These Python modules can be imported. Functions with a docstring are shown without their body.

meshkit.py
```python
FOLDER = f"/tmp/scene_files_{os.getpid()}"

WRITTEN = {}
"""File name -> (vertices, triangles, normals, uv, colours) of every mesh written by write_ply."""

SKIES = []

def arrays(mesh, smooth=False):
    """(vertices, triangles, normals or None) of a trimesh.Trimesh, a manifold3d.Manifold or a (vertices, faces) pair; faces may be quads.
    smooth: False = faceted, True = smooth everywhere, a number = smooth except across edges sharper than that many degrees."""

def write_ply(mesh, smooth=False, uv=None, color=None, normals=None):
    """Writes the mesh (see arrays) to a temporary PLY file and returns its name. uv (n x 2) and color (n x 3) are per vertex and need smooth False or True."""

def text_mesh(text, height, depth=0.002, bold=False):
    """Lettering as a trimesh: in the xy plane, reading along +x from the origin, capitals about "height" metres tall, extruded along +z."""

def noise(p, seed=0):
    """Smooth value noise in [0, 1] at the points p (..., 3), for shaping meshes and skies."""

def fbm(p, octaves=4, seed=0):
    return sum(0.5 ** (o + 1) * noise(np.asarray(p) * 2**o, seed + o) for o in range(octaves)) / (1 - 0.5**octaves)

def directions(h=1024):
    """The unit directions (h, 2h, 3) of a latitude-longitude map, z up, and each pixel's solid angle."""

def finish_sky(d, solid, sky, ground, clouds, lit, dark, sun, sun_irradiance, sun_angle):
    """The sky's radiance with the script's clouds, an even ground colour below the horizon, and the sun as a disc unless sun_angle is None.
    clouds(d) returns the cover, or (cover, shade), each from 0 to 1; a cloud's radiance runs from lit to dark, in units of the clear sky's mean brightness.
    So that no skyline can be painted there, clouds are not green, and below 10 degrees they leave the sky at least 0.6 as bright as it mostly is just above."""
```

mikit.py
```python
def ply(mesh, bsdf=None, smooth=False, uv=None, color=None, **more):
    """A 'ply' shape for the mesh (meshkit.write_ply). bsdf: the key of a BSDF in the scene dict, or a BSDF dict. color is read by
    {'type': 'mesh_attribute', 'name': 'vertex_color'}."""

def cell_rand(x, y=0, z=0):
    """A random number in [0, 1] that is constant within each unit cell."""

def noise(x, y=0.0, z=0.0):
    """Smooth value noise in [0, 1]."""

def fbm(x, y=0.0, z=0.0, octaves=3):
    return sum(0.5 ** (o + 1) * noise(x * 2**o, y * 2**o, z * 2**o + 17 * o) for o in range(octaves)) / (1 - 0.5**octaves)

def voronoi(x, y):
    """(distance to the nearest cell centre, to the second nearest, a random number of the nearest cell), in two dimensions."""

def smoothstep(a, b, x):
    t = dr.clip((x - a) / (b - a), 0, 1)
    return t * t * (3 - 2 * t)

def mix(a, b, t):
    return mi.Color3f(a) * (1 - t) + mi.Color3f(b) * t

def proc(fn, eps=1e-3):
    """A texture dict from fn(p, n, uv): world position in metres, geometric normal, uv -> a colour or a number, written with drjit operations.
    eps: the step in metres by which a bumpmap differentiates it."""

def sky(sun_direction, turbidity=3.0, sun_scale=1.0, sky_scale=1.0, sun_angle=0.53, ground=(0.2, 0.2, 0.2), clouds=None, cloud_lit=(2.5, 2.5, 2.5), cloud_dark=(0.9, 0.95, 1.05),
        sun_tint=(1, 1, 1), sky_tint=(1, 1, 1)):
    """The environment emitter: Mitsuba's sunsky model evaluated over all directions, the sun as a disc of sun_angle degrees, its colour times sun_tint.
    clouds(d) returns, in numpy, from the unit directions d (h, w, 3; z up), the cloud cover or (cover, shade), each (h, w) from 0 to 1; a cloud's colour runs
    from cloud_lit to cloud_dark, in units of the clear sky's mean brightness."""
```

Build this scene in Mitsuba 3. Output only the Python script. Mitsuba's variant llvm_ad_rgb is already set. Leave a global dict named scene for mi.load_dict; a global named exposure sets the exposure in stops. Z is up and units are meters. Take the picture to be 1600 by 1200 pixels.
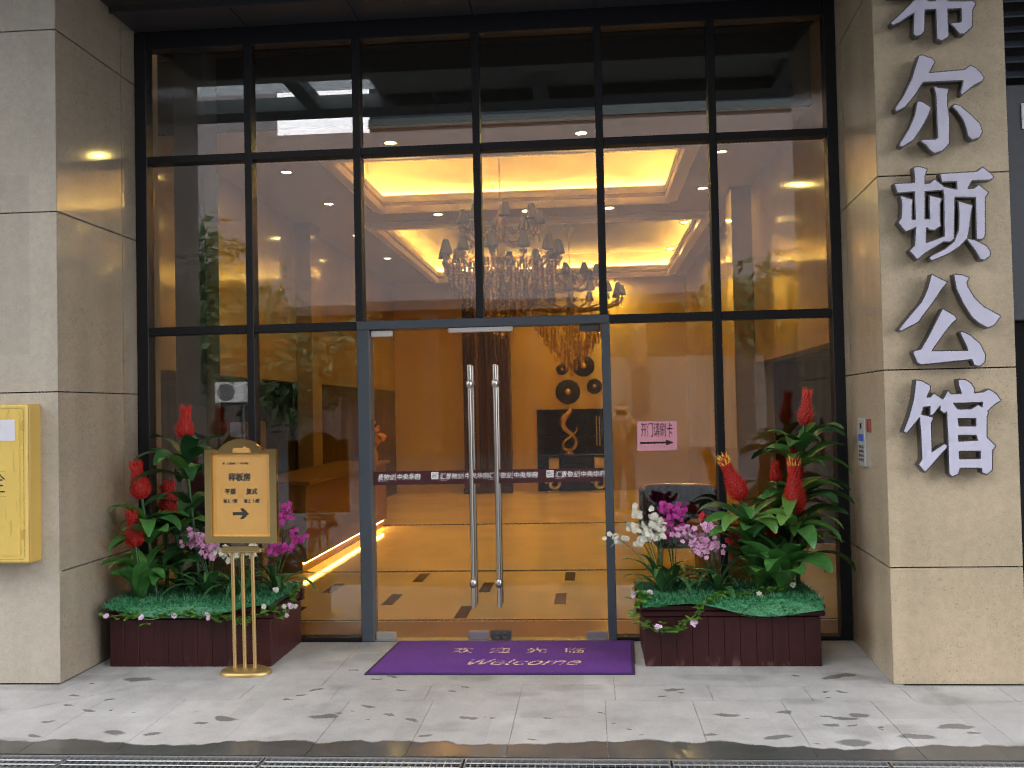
import math, random
import numpy as np, trimesh, mitsuba as mi, drjit as dr
import mikit, meshkit
from mikit import proc, noise, fbm, voronoi, smoothstep, mix, cell_rand
from shapely.geometry import Polygon, box as sbox
from shapely.ops import unary_union
from shapely import affinity

scene, labels = {}, {}
T = mi.ScalarTransform4f
rng = random.Random(7)

# ------------------------------------------------------------------ camera, sky, exposure
EYE = np.array([0.0, -6.951, 1.66])
YAW, PITCH, ROLL = 0.07792, 0.02686, -0.02127
_f = np.array([-math.sin(YAW) * math.cos(PITCH), math.cos(YAW) * math.cos(PITCH), math.sin(PITCH)])
_r = np.array([math.cos(YAW), math.sin(YAW), 0.0])
_u = np.cross(_r, _f)
UP = -_r * math.sin(ROLL) + _u * math.cos(ROLL)
scene['camera'] = {'type': 'perspective', 'fov': math.degrees(2 * math.atan(800 / 1500.76)), 'fov_axis': 'x',
                   'near_clip': 0.05, 'far_clip': 500.0,
                   'to_world': T().look_at(origin=EYE.tolist(), target=(EYE + _f).tolist(), up=UP.tolist())}
scene['sky'] = mikit.sky([0.30, -0.80, 0.45], turbidity=4, sun_scale=0.1, sun_angle=50, clouds=lambda d: 1.0,
                         cloud_lit=(4.0, 4.0, 4.1))
exposure = 3.75
WARM = (1.0, 0.57, 0.20)

# ------------------------------------------------------------------ helpers
def rgb(*c):
    return {'type': 'rgb', 'value': [float(x) for x in (c[0] if len(c) == 1 else c)]}

def prin(key, color, rough=0.5, metal=0.0, spec=0.5, two=True, **more):
    b = {'type': 'principled', 'base_color': color if isinstance(color, dict) else rgb(color),
         'roughness': rough, 'metallic': metal, 'specular': spec, **more}
    scene[key] = {'type': 'twosided', 'b': b} if two else b

def free(key):
    if key not in scene and key not in labels:
        return key
    i = 1
    while f'{key}_{i:03d}' in scene or f'{key}_{i:03d}' in labels:
        i += 1
    return f'{key}_{i:03d}'

def thing(name, label, cat, group=None, kind=None):
    key = free(name)
    d = {'label': label}
    if cat: d['category'] = cat
    if group: d['group'] = group
    if kind: d['kind'] = kind
    labels[key] = d
    return key

def obj(name, mesh, bsdf, parent=None, smooth=False, label=None, stuff=False, **more):
    key = free(f'{parent}__{name}' if parent else name)
    scene[key] = mikit.ply(mesh, bsdf, smooth, **more)
    if label or stuff:
        labels[key] = {}
        if label: labels[key]['label'] = label
        if stuff: labels[key]['kind'] = 'stuff'
    return key

def top(name, mesh, bsdf, label, cat, group=None, kind=None, smooth=False, **more):
    key = thing(name, label, cat, group, kind)
    scene[key] = mikit.ply(mesh, bsdf, smooth, **more)
    return key

def cat(ms):
    ms = [m for m in ms if m is not None]
    vs, fs, n = [], [], 0
    for m in ms:
        v, f = (m.vertices, m.faces) if hasattr(m, 'vertices') else m
        vs.append(np.asarray(v)); fs.append(np.asarray(f) + n); n += len(v)
    return trimesh.Trimesh(np.vstack(vs), np.vstack(fs), process=False)

def box(x0, x1, y0, y1, z0, z1, bev=0.0):
    if bev <= 0:
        v = np.array([[x, y, z] for x in (x0, x1) for y in (y0, y1) for z in (z0, z1)], float)
        f = np.array([[0, 1, 3], [0, 3, 2], [4, 6, 7], [4, 7, 5], [0, 4, 5], [0, 5, 1], [2, 3, 7], [2, 7, 6], [0, 2, 6], [0, 6, 4], [1, 5, 7], [1, 7, 3]])
        return trimesh.Trimesh(v, f, process=False)
    b = min(bev, (x1 - x0) * .45, (y1 - y0) * .45, (z1 - z0) * .45)
    pts = []
    for sx in (0, 1):
        for sy in (0, 1):
            for sz in (0, 1):
                c = [(x0, x1)[sx], (y0, y1)[sy], (z0, z1)[sz]]
                d = [b if s == 0 else -b for s in (sx, sy, sz)]
                for k in range(3):
                    p = [c[i] + (d[i] if i != k else 0) for i in range(3)]
                    pts.append(p)
    return trimesh.Trimesh(np.array(pts), process=False).convex_hull

def tube(pts, r, n=8, cap=True):
    p = np.asarray(pts, float); t = np.gradient(p, axis=0)
    t /= np.linalg.norm(t, axis=1, keepdims=True) + 1e-12
    r = np.broadcast_to(np.asarray(r, float), (len(p),))
    a = np.zeros_like(p); ref = np.array([0, 0, 1.0]) if abs(t[0][2]) < .9 else np.array([1.0, 0, 0])
    a[0] = np.cross(t[0], ref)
    a[0] /= np.linalg.norm(a[0])
    for i in range(1, len(p)):
        q = a[i - 1] - t[i] * (a[i - 1] @ t[i]); a[i] = q / (np.linalg.norm(q) + 1e-12)
    b = np.cross(t, a); g = np.arange(n) * 2 * np.pi / n
    v = p[:, None] + r[:, None, None] * (np.cos(g)[None, :, None] * a[:, None] + np.sin(g)[None, :, None] * b[:, None])
    i, j = np.meshgrid(np.arange(len(p) - 1), np.arange(n), indexing='ij')
    q = np.stack([i * n + j, i * n + (j + 1) % n, (i + 1) * n + (j + 1) % n, (i + 1) * n + j], -1).reshape(-1, 4)
    v = v.reshape(-1, 3); f = [q[:, [0, 1, 2]], q[:, [0, 2, 3]]]
    if cap:
        k = len(v); v = np.vstack([v, p[0], p[-1]]); m = (len(p) - 1) * n; j = np.arange(n)
        f += [np.stack([j * 0 + k, (j + 1) % n, j], 1), np.stack([j * 0 + k + 1, m + j, m + (j + 1) % n], 1)]
    return trimesh.Trimesh(v, np.vstack(f)[:, ::-1], process=False)

def lathe(prof, at=(0, 0, 0), n=24):
    p = np.asarray(prof, float); g = np.arange(n) * 2 * np.pi / n
    v = np.stack([p[:, 0, None] * np.cos(g), p[:, 0, None] * np.sin(g), np.repeat(p[:, 1, None], n, 1)], -1).reshape(-1, 3) + np.asarray(at)
    i, j = np.meshgrid(np.arange(len(p) - 1), np.arange(n), indexing='ij')
    q = np.stack([i * n + j, i * n + (j + 1) % n, (i + 1) * n + (j + 1) % n, (i + 1) * n + j], -1).reshape(-1, 4)
    return trimesh.Trimesh(v, np.vstack([q[:, [0, 1, 2]], q[:, [0, 2, 3]]]), process=False)

def extr(shape, d):
    gs = [g for g in getattr(shape, 'geoms', [shape]) if g.area > 1e-12]
    return cat([trimesh.creation.extrude_polygon(g, d, engine='earcut') for g in gs])

def upright(m, x=0, y=0, z=0, front=-1):
    """a mesh in the xy plane extruded along +z -> stands in the xz plane at (x, y, z), its front towards -y"""
    v = np.asarray(m.vertices)
    w = np.stack([v[:, 0] + x, y - v[:, 2], v[:, 1] + z], 1)
    return trimesh.Trimesh(w, m.faces, process=False)

def moved(m, x=0, y=0, z=0, rz=0.0, s=1.0):
    v = np.asarray(m.vertices) * s; c, q = math.cos(rz), math.sin(rz)
    return trimesh.Trimesh(np.stack([v[:, 0] * c - v[:, 1] * q + x, v[:, 0] * q + v[:, 1] * c + y, v[:, 2] + z], 1), m.faces, process=False)

def prism_xy(poly, z0, z1):
    m = extr(Polygon(poly) if not hasattr(poly, 'geom_type') else poly, z1 - z0)
    m.apply_translation([0, 0, z0]); return m

def smooth_curve(pts, n=24):
    from scipy.interpolate import CubicSpline
    p = np.asarray(pts, float); t = np.r_[0, np.cumsum(np.linalg.norm(np.diff(p, axis=0), axis=1))]
    return CubicSpline(t, p)(np.linspace(0, t[-1], n))

def dec(s, k=1.0):
    out = []
    for part in s.split('/'):
        rs = [[tuple(float(a) * k for a in q.split(',')) for q in ring.split()] for ring in part.split('|')]
        out.append(Polygon(rs[0], rs[1:]).buffer(0))
    return unary_union(out)

def text_shape(s, h, sx=1.0, gap=1.0, bold=0.0):
    """Chinese characters as one flat outline: h = height of a character, reading along +x from 0"""
    k, x, out = h / 88.0, 0.0, []
    for ch in s:
        if ch == ' ':
            x += 45 * sx * k; continue
        g = dec(G[ch], k)
        if bold: g = g.buffer(bold * h, join_style=2)
        out.append(affinity.translate(affinity.scale(g, sx, 1, origin=(0, 0)), x, 0))
        x += 100 * sx * k * gap
    return unary_union(out), x

# character outlines (exterior | holes, parts split by /), 100 units to the square
G = {
    '汇': '34,78 93,78 93,71 42,71 42,5 95,4 95,-3 35,-3/10,77 14,82 23,76 31,70 26,65/7,-1 24,29 25,29 29,25 29,24 14,-4 13,-6/5,49 9,54 24,45 26,43 21,38',
    '景': '6,46 46,46 44,51 46,52 17,53 17,80 83,80 83,53 51,52 55,46 94,46 94,40 6,40|24,58 75,58 75,64 24,64|24,69 75,69 75,75 24,75/63,7 67,11 88,2 93,-2 88,-6 80,-2/20,34 81,34 81,14 54,14 54,-2 52,-6 46,-8 35,-8 33,-2 46,-2 46,14 20,14|26,20 73,20 73,29 27,29/5,-1 21,6 29,11 35,9 26,2 10,-6',
    '物': '36,45 46,62 54,84 60,83 56,68 95,67 91,11 88,0 84,-5 81,-7 68,-7 66,0 78,0 82,5 85,26 87,60 83,60 75,33 66,13 59,2 50,-6 44,-2 52,6 62,20 69,36 76,60 68,60 64,47 56,31 44,15 38,19 45,26 52,37 61,60 53,60 42,42/3,46 7,60 10,78 16,77 15,64 22,64 22,84 29,84 29,64 40,63 39,57 29,56 29,36 39,39 41,39 42,36 41,33 29,28 29,-8 22,-8 22,26 6,22 4,28 5,29 22,34 22,56 13,56 9,42 5,44',
    '业': '6,-3 6,4 34,5 34,83 41,83 42,5 58,5 59,83 66,83 66,5 94,4 94,-3/69,26 80,47 85,60 92,58 86,43 75,23/9,58 9,59 15,61 27,34 29,26 22,24 17,37',
    '中': '10,66 46,67 46,84 53,84 54,67 90,66 90,19 83,19 82,24 54,24 53,-8 46,-8 46,24 17,24 17,19 10,19|54,32 82,32 82,59 54,59|17,32 46,32 46,59 17,59',
    '央': '8,-8 5,-2 20,5 29,11 36,18 42,28 42,30 5,30 5,37 16,37 17,70 45,71 46,84 53,84 54,71 84,70 85,37 95,37 95,30 58,30 58,28 64,18 72,10 83,3 97,-1 92,-8 78,-3 68,3 59,13 50,27 41,12 28,1 10,-8|54,63 53,37 77,37 77,63|24,37 44,37 45,63 24,63',
    '华': '5,15 5,22 46,22 46,34 54,34 54,22 95,22 94,15 54,14 54,-8 46,-8 46,14/39,52 36,58 53,63 53,83 60,83 61,66 86,77 91,72 90,71 74,63 61,58 61,45 63,43 84,43 86,46 88,54 94,51 93,43 90,38 86,37 58,37 54,42 53,55/5,56 24,73 33,84 39,82 30,69 29,34 23,34 22,60 11,51 10,51',
    '府': '4,-4 9,8 11,21 12,73 51,74 47,83 53,85 55,84 60,74 95,73 95,67 19,66 19,29 16,7 10,-8/46,41 46,48 76,48 77,63 84,63 84,48 95,48 95,41 84,41 84,0 81,-6 76,-8 64,-8 62,-2 62,-1 75,-1 76,1 76,41/50,31 56,33 65,20 67,15 67,14 62,12 61,12/21,32 32,47 40,64 47,62 40,45 39,-8 33,-8 32,33 25,25',
    '开': '5,35 5,41 29,42 29,44 29,70 9,71 9,77 92,77 92,71 73,70 73,42 95,41 95,35 73,34 72,-8 65,-8 65,34 37,34 34,22 30,11 23,1 11,-8 6,-3 13,3 23,14 27,24 29,34|37,42 65,42 65,70 37,70',
    '门': '36,74 36,80 91,80 91,-2 88,-6 81,-8 67,-8 65,-1 82,-1 83,0 83,73/13,80 15,82 19,84 33,66 27,62/10,64 17,64 17,-8 10,-8',
    '请': '35,46 36,52 61,52 61,58 40,59 41,64 61,64 61,70 38,71 39,76 61,77 62,84 69,84 69,77 93,76 93,71 69,70 69,64 90,64 90,59 69,58 69,52 96,52 96,46/42,40 88,40 88,-3 85,-6 80,-8 70,-7 68,-2 80,-1 81,0 81,7 50,8 49,-8 43,-8|50,13 81,13 81,21 50,21|50,27 81,27 81,34 50,34/4,52 26,52 27,10 36,17 39,12 38,10 19,-6 14,0 19,6 19,45 4,46/11,77 14,81 16,81 29,69 30,67 25,62',
    '刷': '72,-8 70,-1 84,0 85,82 92,82 91,-3 86,-7/64,73 72,73 71,17 65,18/3,-2 7,8 10,24 11,78 57,78 57,52 41,52 41,42 58,41 57,6 54,4 45,4 43,9 51,10 51,35 41,35 41,-8 35,-8 34,35 25,35 25,3 19,3 19,41 34,42 34,52 18,52 16,22 13,6 9,-6|18,72 18,59 50,59 50,71',
    '卡': '5,47 44,48 44,84 51,84 52,70 85,70 85,63 52,63 52,48 95,47 95,40 52,40 52,-8 44,-8 44,40 5,40/54,23 58,29 90,15 86,9',
    '样': '36,16 36,23 62,23 62,37 43,37 43,44 62,44 62,58 40,58 40,65 52,65 44,81 51,83 54,78 60,68 55,65 73,65 82,84 89,82 89,81 81,65 92,65 93,58 70,58 70,44 89,44 89,37 70,37 70,23 94,23 94,16 70,16 70,-8 63,-8 62,16/3,20 10,33 18,56 18,58 6,58 6,65 18,65 19,84 25,84 26,65 36,65 36,58 26,58 26,53 37,36 37,35 33,30 26,42 25,-8 19,-8 18,36 7,13',
    '板': '31,-4 37,8 41,26 43,74 68,77 88,82 92,77 92,76 77,72 50,68 50,55 86,55 91,53 86,35 76,13 84,6 96,-2 91,-8 81,-2 71,8 54,-5 49,-8 48,-7 44,-2 55,4 66,14 58,32 53,47 50,48 48,24 43,4 37,-8|60,47 65,33 71,21 78,33 82,47/4,19 12,35 19,57 19,58 6,58 6,65 19,65 20,84 26,84 27,65 38,65 38,58 27,58 27,55 38,37 34,32 27,44 26,-8 20,-8 19,39 7,13',
    '房': '4,-4 9,10 12,26 14,74 47,74 45,82 50,84 52,84 56,74 88,74 88,51 57,50 63,40 63,39 60,37 92,37 92,31 51,31 50,24 50,22 85,22 83,3 79,-5 72,-7 59,-7 58,-2 58,-1 73,-1 76,6 77,16 48,16 42,5 35,-2 25,-8 20,-3 31,3 36,9 40,16 43,30 43,31 25,31 25,37 56,37 50,48 55,50 21,50 20,30 16,6 10,-8|21,57 81,57 81,67 21,67',
    '平': '5,28 5,35 46,35 46,70 11,70 11,77 89,77 89,70 54,70 54,35 95,35 95,28 54,27 53,-8 46,-8 46,27/65,42 75,65 83,63 71,40/23,50 18,63 24,65 31,51 33,43 27,40',
    '层': '24,22 24,28 94,28 94,22 53,22 39,3 47,2 76,4 69,16 75,19 91,-6 84,-9 80,-2 78,-2 29,-6 26,0 34,7 43,22/4,-4 9,9 12,24 14,45 14,79 88,79 88,55 21,54 20,27 16,6 10,-8|21,61 81,61 81,73 21,73/30,45 87,45 87,39 31,39',
    '复': '6,-8 4,-2 28,2 41,5 27,16 15,8 10,12 23,22 32,31 22,32 22,61 83,61 83,32 41,32 36,26 77,26 81,23 80,20 73,14 61,5 77,1 96,-1 92,-7 72,-5 52,1 30,-5 11,-8|29,38 75,38 75,44 29,44|29,50 75,50 75,56 29,56|33,19 39,14 51,8 63,14 69,19/5,59 17,70 27,84 33,82 30,75 90,74 90,68 24,68 10,54 9,54',
    '式': '6,65 57,66 57,84 64,84 65,66 94,65 94,58 66,58 70,24 74,12 78,4 82,0 86,0 89,5 90,18 96,14 95,3 92,-6 87,-8 81,-8 76,-5 70,3 62,24 57,58 6,58/71,79 76,83 90,71 85,67/8,-5 7,2 27,7 27,35 9,36 9,43 53,43 53,36 35,35 35,8 56,12 56,6 11,-5',
    '上': '5,-3 5,4 42,4 43,82 50,82 51,52 88,51 88,44 51,44 51,4 95,4 95,-3',
    '楼': '36,43 47,50 56,58 38,59 38,64 62,65 62,84 69,84 69,65 93,64 93,59 74,58 85,50 95,44 91,38 81,44 70,54 69,39 62,39 62,54 50,44 41,38 40,38/37,-7 35,-2 52,2 59,5 43,11 50,23 36,23 36,29 54,30 58,38 65,36 63,30 94,29 94,23 84,23 79,13 74,7 93,-2 88,-7 68,1 54,-4 39,-8|53,14 55,13 67,10 73,16 75,23 59,23/76,68 84,82 90,80 81,66/42,78 43,79 47,81 55,68 49,66/4,19 12,38 17,55 17,58 6,58 6,65 18,65 18,84 24,84 25,65 34,65 34,58 25,58 25,54 36,37 32,31 25,43 24,-8 18,-8 18,37 7,13',
    '欢': '36,-3 47,6 55,16 62,33 63,56 70,56 70,42 76,21 83,9 90,3 97,-2 92,-8 85,-3 76,6 67,25 62,12 49,-3 41,-8/43,46 51,65 55,84 62,83 60,69 91,69 94,68 88,46 82,48 86,62 58,62 50,44 48,43/3,4 14,15 23,28 6,55 11,59 27,38 32,51 35,65 35,66 5,66 5,73 39,73 42,72 39,50 32,30 41,12 35,8 27,21 19,10 8,-1',
    '迎': '4,-2 10,4 18,10 18,42 5,42 5,49 25,49 25,11 36,4 51,0 96,2 94,-6 87,-6 44,-6 33,-2 23,4 19,3 9,-8/62,77 92,77 92,22 90,19 87,18 76,17 74,23 85,24 85,70 69,70 69,5 62,5/31,21 35,27 36,74 56,84 61,79 43,70 43,27 59,32 60,25 35,16/7,74 10,77 12,78 24,70 29,65 24,61',
    '光': '4,-2 16,4 23,10 29,20 32,35 32,39 6,39 6,46 46,46 46,84 53,84 54,46 95,46 95,39 66,38 67,0 69,-1 86,0 88,4 89,16 96,13 94,-1 90,-7 66,-8 61,-5 59,1 58,39 40,39 36,16 31,8 24,0 9,-8 8,-7/67,55 75,70 79,80 87,78 73,52/14,76 19,79 21,78 30,63 33,55 26,52 21,64',
    '临': '35,49 46,66 53,84 60,83 57,73 95,72 95,65 54,65 47,53 41,45/42,37 92,37 92,-8 85,-8 85,-3 50,-3 50,-8 43,-8|71,4 85,4 85,30 71,30|50,4 64,4 64,30 50,30/59,57 63,61 77,50 80,47 75,42/25,-7 25,83 32,83 32,-7/8,72 15,72 15,5 9,5',
    '栓': '35,49 52,66 63,84 70,82 69,78 74,71 84,61 96,51 93,45 86,50 85,43 69,42 69,28 87,28 88,21 69,21 69,3 95,3 95,-4 38,-4 38,3 61,3 61,21 43,21 43,28 61,28 62,42 47,43 46,49 40,45|57,61 47,50 86,50 72,64 65,72/4,19 12,36 19,56 19,57 6,58 6,64 20,65 20,84 27,84 27,65 37,64 37,58 27,57 27,53 38,36 34,31 27,42 27,-8 20,-8 20,39 13,22 7,13',
    '消': '76,62 86,81 93,78 82,60/38,55 60,56 61,84 68,84 68,56 89,55 90,-2 87,-6 82,-7 70,-7 68,-1 82,0 82,13 46,14 45,-8 38,-8|46,20 82,20 82,31 46,31|46,38 82,38 82,48 46,48/40,70 36,78 41,81 48,71 52,63 45,60/9,78 13,83 27,74 30,71 26,66/7,-2 24,30 24,30 29,25 15,-4 13,-7/4,51 8,56 22,48 26,45 21,39 16,43',
    '火': '6,-2 23,8 31,15 37,23 44,44 46,83 54,83 54,65 52,45 60,25 67,16 75,9 84,4 96,-1 91,-7 90,-7 80,-3 70,3 59,14 49,31 41,15 28,2 11,-8/70,35 83,63 91,61 76,33/9,36 17,50 21,64 28,62 24,48 18,35 15,33',
}
# the five big sign characters, in millimetres on the pillar front
BIG = {
    '希': '1937,4135 2041,4183 2040,4188 1948,4245 1992,4266 2094,4207 2098,4207 2204,4253 2263,4227 2153,4179 2151,4174 2260,4109 2223,4085 2221,4083 2222,4079 2225,4078 2303,4075 2343,4096 2385,4055 2378,4032 2163,4039 2159,4035 2157,4002 2160,3998 2262,3992 2297,3993 2316,3976 2296,3941 2292,3843 2247,3804 2221,3804 2192,3845 2170,3866 2227,3868 2231,3871 2236,3883 2237,3950 2233,3955 2155,3954 2156,3792 2121,3769 2093,3782 2093,3953 2089,3957 2026,3956 2019,3828 1997,3808 1972,3804 1960,3819 1967,3937 1963,3941 1879,3890 1843,3876 1833,3888 1892,3940 1963,4009 2010,4037 2011,4039 2011,4043 2008,4044 1828,4050 1829,4093 2202,4079 2205,4080 2206,4084 2204,4086 2096,4153 2093,4153 1989,4109|2093,4032 2090,4036 2087,4035 2045,4012 2043,4009 2044,4006 2047,4004 2092,4003',
    '尔': '2005,3530 2001,3528 1960,3464 1898,3389 1847,3364 1841,3380 1892,3452 1944,3555 1987,3685 2006,3686 2057,3664 2073,3644 2038,3584 2039,3579 2242,3588 2275,3611 2304,3596 2332,3564 2347,3537 2338,3520 2292,3499 2223,3446 2216,3453 2234,3524 2233,3528 2230,3529/2264,3325 2315,3268 2327,3221 2312,3190 2272,3178 2249,3201 2243,3240 2226,3296 2191,3351 2170,3372 2176,3387 2207,3378/2067,3498 2090,3489 2145,3479 2137,3447 2135,3386 2144,3314 2138,3159 2101,3121 2056,3108 2036,3124 2011,3156 1982,3181 1990,3187 2063,3185 2077,3195 2079,3198 2077,3450/2042,3374 2024,3328 1984,3259 1937,3191 1876,3155 1860,3159 1864,3174 1916,3254 1952,3331 1970,3415 1997,3409',
    '顿': '1858,2861 1921,2838 1916,2808 1913,2723 1914,2720 1917,2719 1934,2719 1938,2723 1937,2885 1934,2887 1840,2883 1823,2934 1939,2935 1941,2971 1936,3026 1962,3029 2010,3015 1994,2976 1993,2930 1994,2927 1997,2926 2025,2929 2051,2951 2097,2911 2100,2906 2160,2889 2175,2888 2178,2890 2179,2893 2176,2937 2094,2938 2085,2982 2293,2987 2325,3012 2383,2956 2378,2946 2356,2939 2263,2939 2259,2937 2235,2894 2234,2891 2238,2888 2271,2888 2299,2910 2350,2863 2331,2838 2323,2615 2308,2593 2278,2597 2281,2840 2163,2846 2159,2842 2147,2609 2150,2604 2127,2586 2089,2587 1984,2525 1939,2487 1898,2540 1928,2568 1938,2676 1933,2677 1912,2666 1878,2654 1839,2708 1858,2734 1863,2810|1986,2723 1987,2720 1990,2719 2016,2719 2020,2723 2018,2796 2021,2857 2087,2837 2075,2809 2072,2709 2075,2679 2039,2656 2011,2660 2004,2671 2001,2673 1993,2672 1992,2669 1989,2585 1991,2582 1994,2581 2098,2615 2103,2855 2098,2890 1992,2886/2223,2597 2220,2598 2217,2597 2179,2557 2118,2517 2020,2479 2009,2493 2021,2505 2097,2541 2151,2583 2179,2651 2185,2743 2182,2817 2258,2791 2249,2756 2239,2679 2222,2599 2270,2585 2328,2552 2351,2517 2345,2493 2315,2472 2293,2479 2268,2531',
    '公': '2226,2370 2210,2345 2216,2316 2252,2252 2302,2198 2395,2141 2381,2125 2359,2095 2324,2078 2277,2105 2238,2141 2191,2223 2155,2310 2144,2391 2188,2386/2136,2152 2148,2132 2123,2113 2075,2054 2002,1954 2002,1949 2205,1945 2208,1947 2209,1950 2196,1987 2168,2051 2176,2057 2221,2034 2274,1984 2302,1921 2297,1879 2269,1857 2242,1862 2229,1895 2225,1897 1944,1874 1921,1885 1899,1943 1908,1953 1941,1959 1944,1961 1988,2032 2073,2192/2070,2313 2019,2237 1953,2153 1933,2123 1833,2073 1824,2081 1858,2124 1959,2239 1995,2315 2017,2395 2101,2347',
    '馆': '1931,1586 1934,1581 2000,1562 1984,1534 1983,1363 1988,1363 2056,1408 2070,1400 2068,1389 1943,1249 1910,1292 1930,1321 1928,1488 1924,1562 1923,1565 1920,1566 1917,1564 1902,1544 1846,1478 1830,1486 1864,1569 1895,1673 1910,1781 1941,1776 1986,1748 1986,1727 1964,1685 1964,1682 1968,1679 1986,1680 2007,1702 2054,1667 2057,1666 2060,1668 2087,1716 2100,1698 2104,1696 2162,1696 2164,1704 2150,1747 2148,1779 2182,1778 2215,1758 2235,1722 2231,1703 2232,1699 2235,1698 2287,1704 2316,1719 2356,1691 2378,1654 2339,1631 2303,1596 2302,1593 2307,1587 2298,1560 2294,1442 2342,1392 2322,1367 2318,1257 2287,1230 2265,1242 2262,1264 2258,1268 2141,1270 2137,1267 2128,1236 2093,1221 2079,1238 2080,1405 2078,1595 2073,1595 2063,1588 2041,1605 2043,1627 2042,1630 2039,1631 2036,1630 1997,1581 1982,1579 1986,1626 1985,1629 1982,1630 1944,1627|2254,1629 2274,1615 2278,1618 2281,1644 2280,1647 2277,1648 2116,1646 2112,1642 2136,1609 2139,1607 2214,1606|2136,1322 2140,1318 2254,1318 2258,1322 2259,1362 2255,1366 2140,1368 2136,1364|2244,1425 2247,1426 2247,1429 2244,1434 2238,1455 2234,1458 2138,1460 2135,1458 2134,1455 2135,1424 2136,1421 2139,1420|2240,1551 2236,1555 2140,1557 2137,1556 2136,1553 2138,1513 2142,1509 2235,1507 2239,1511',
}
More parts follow.
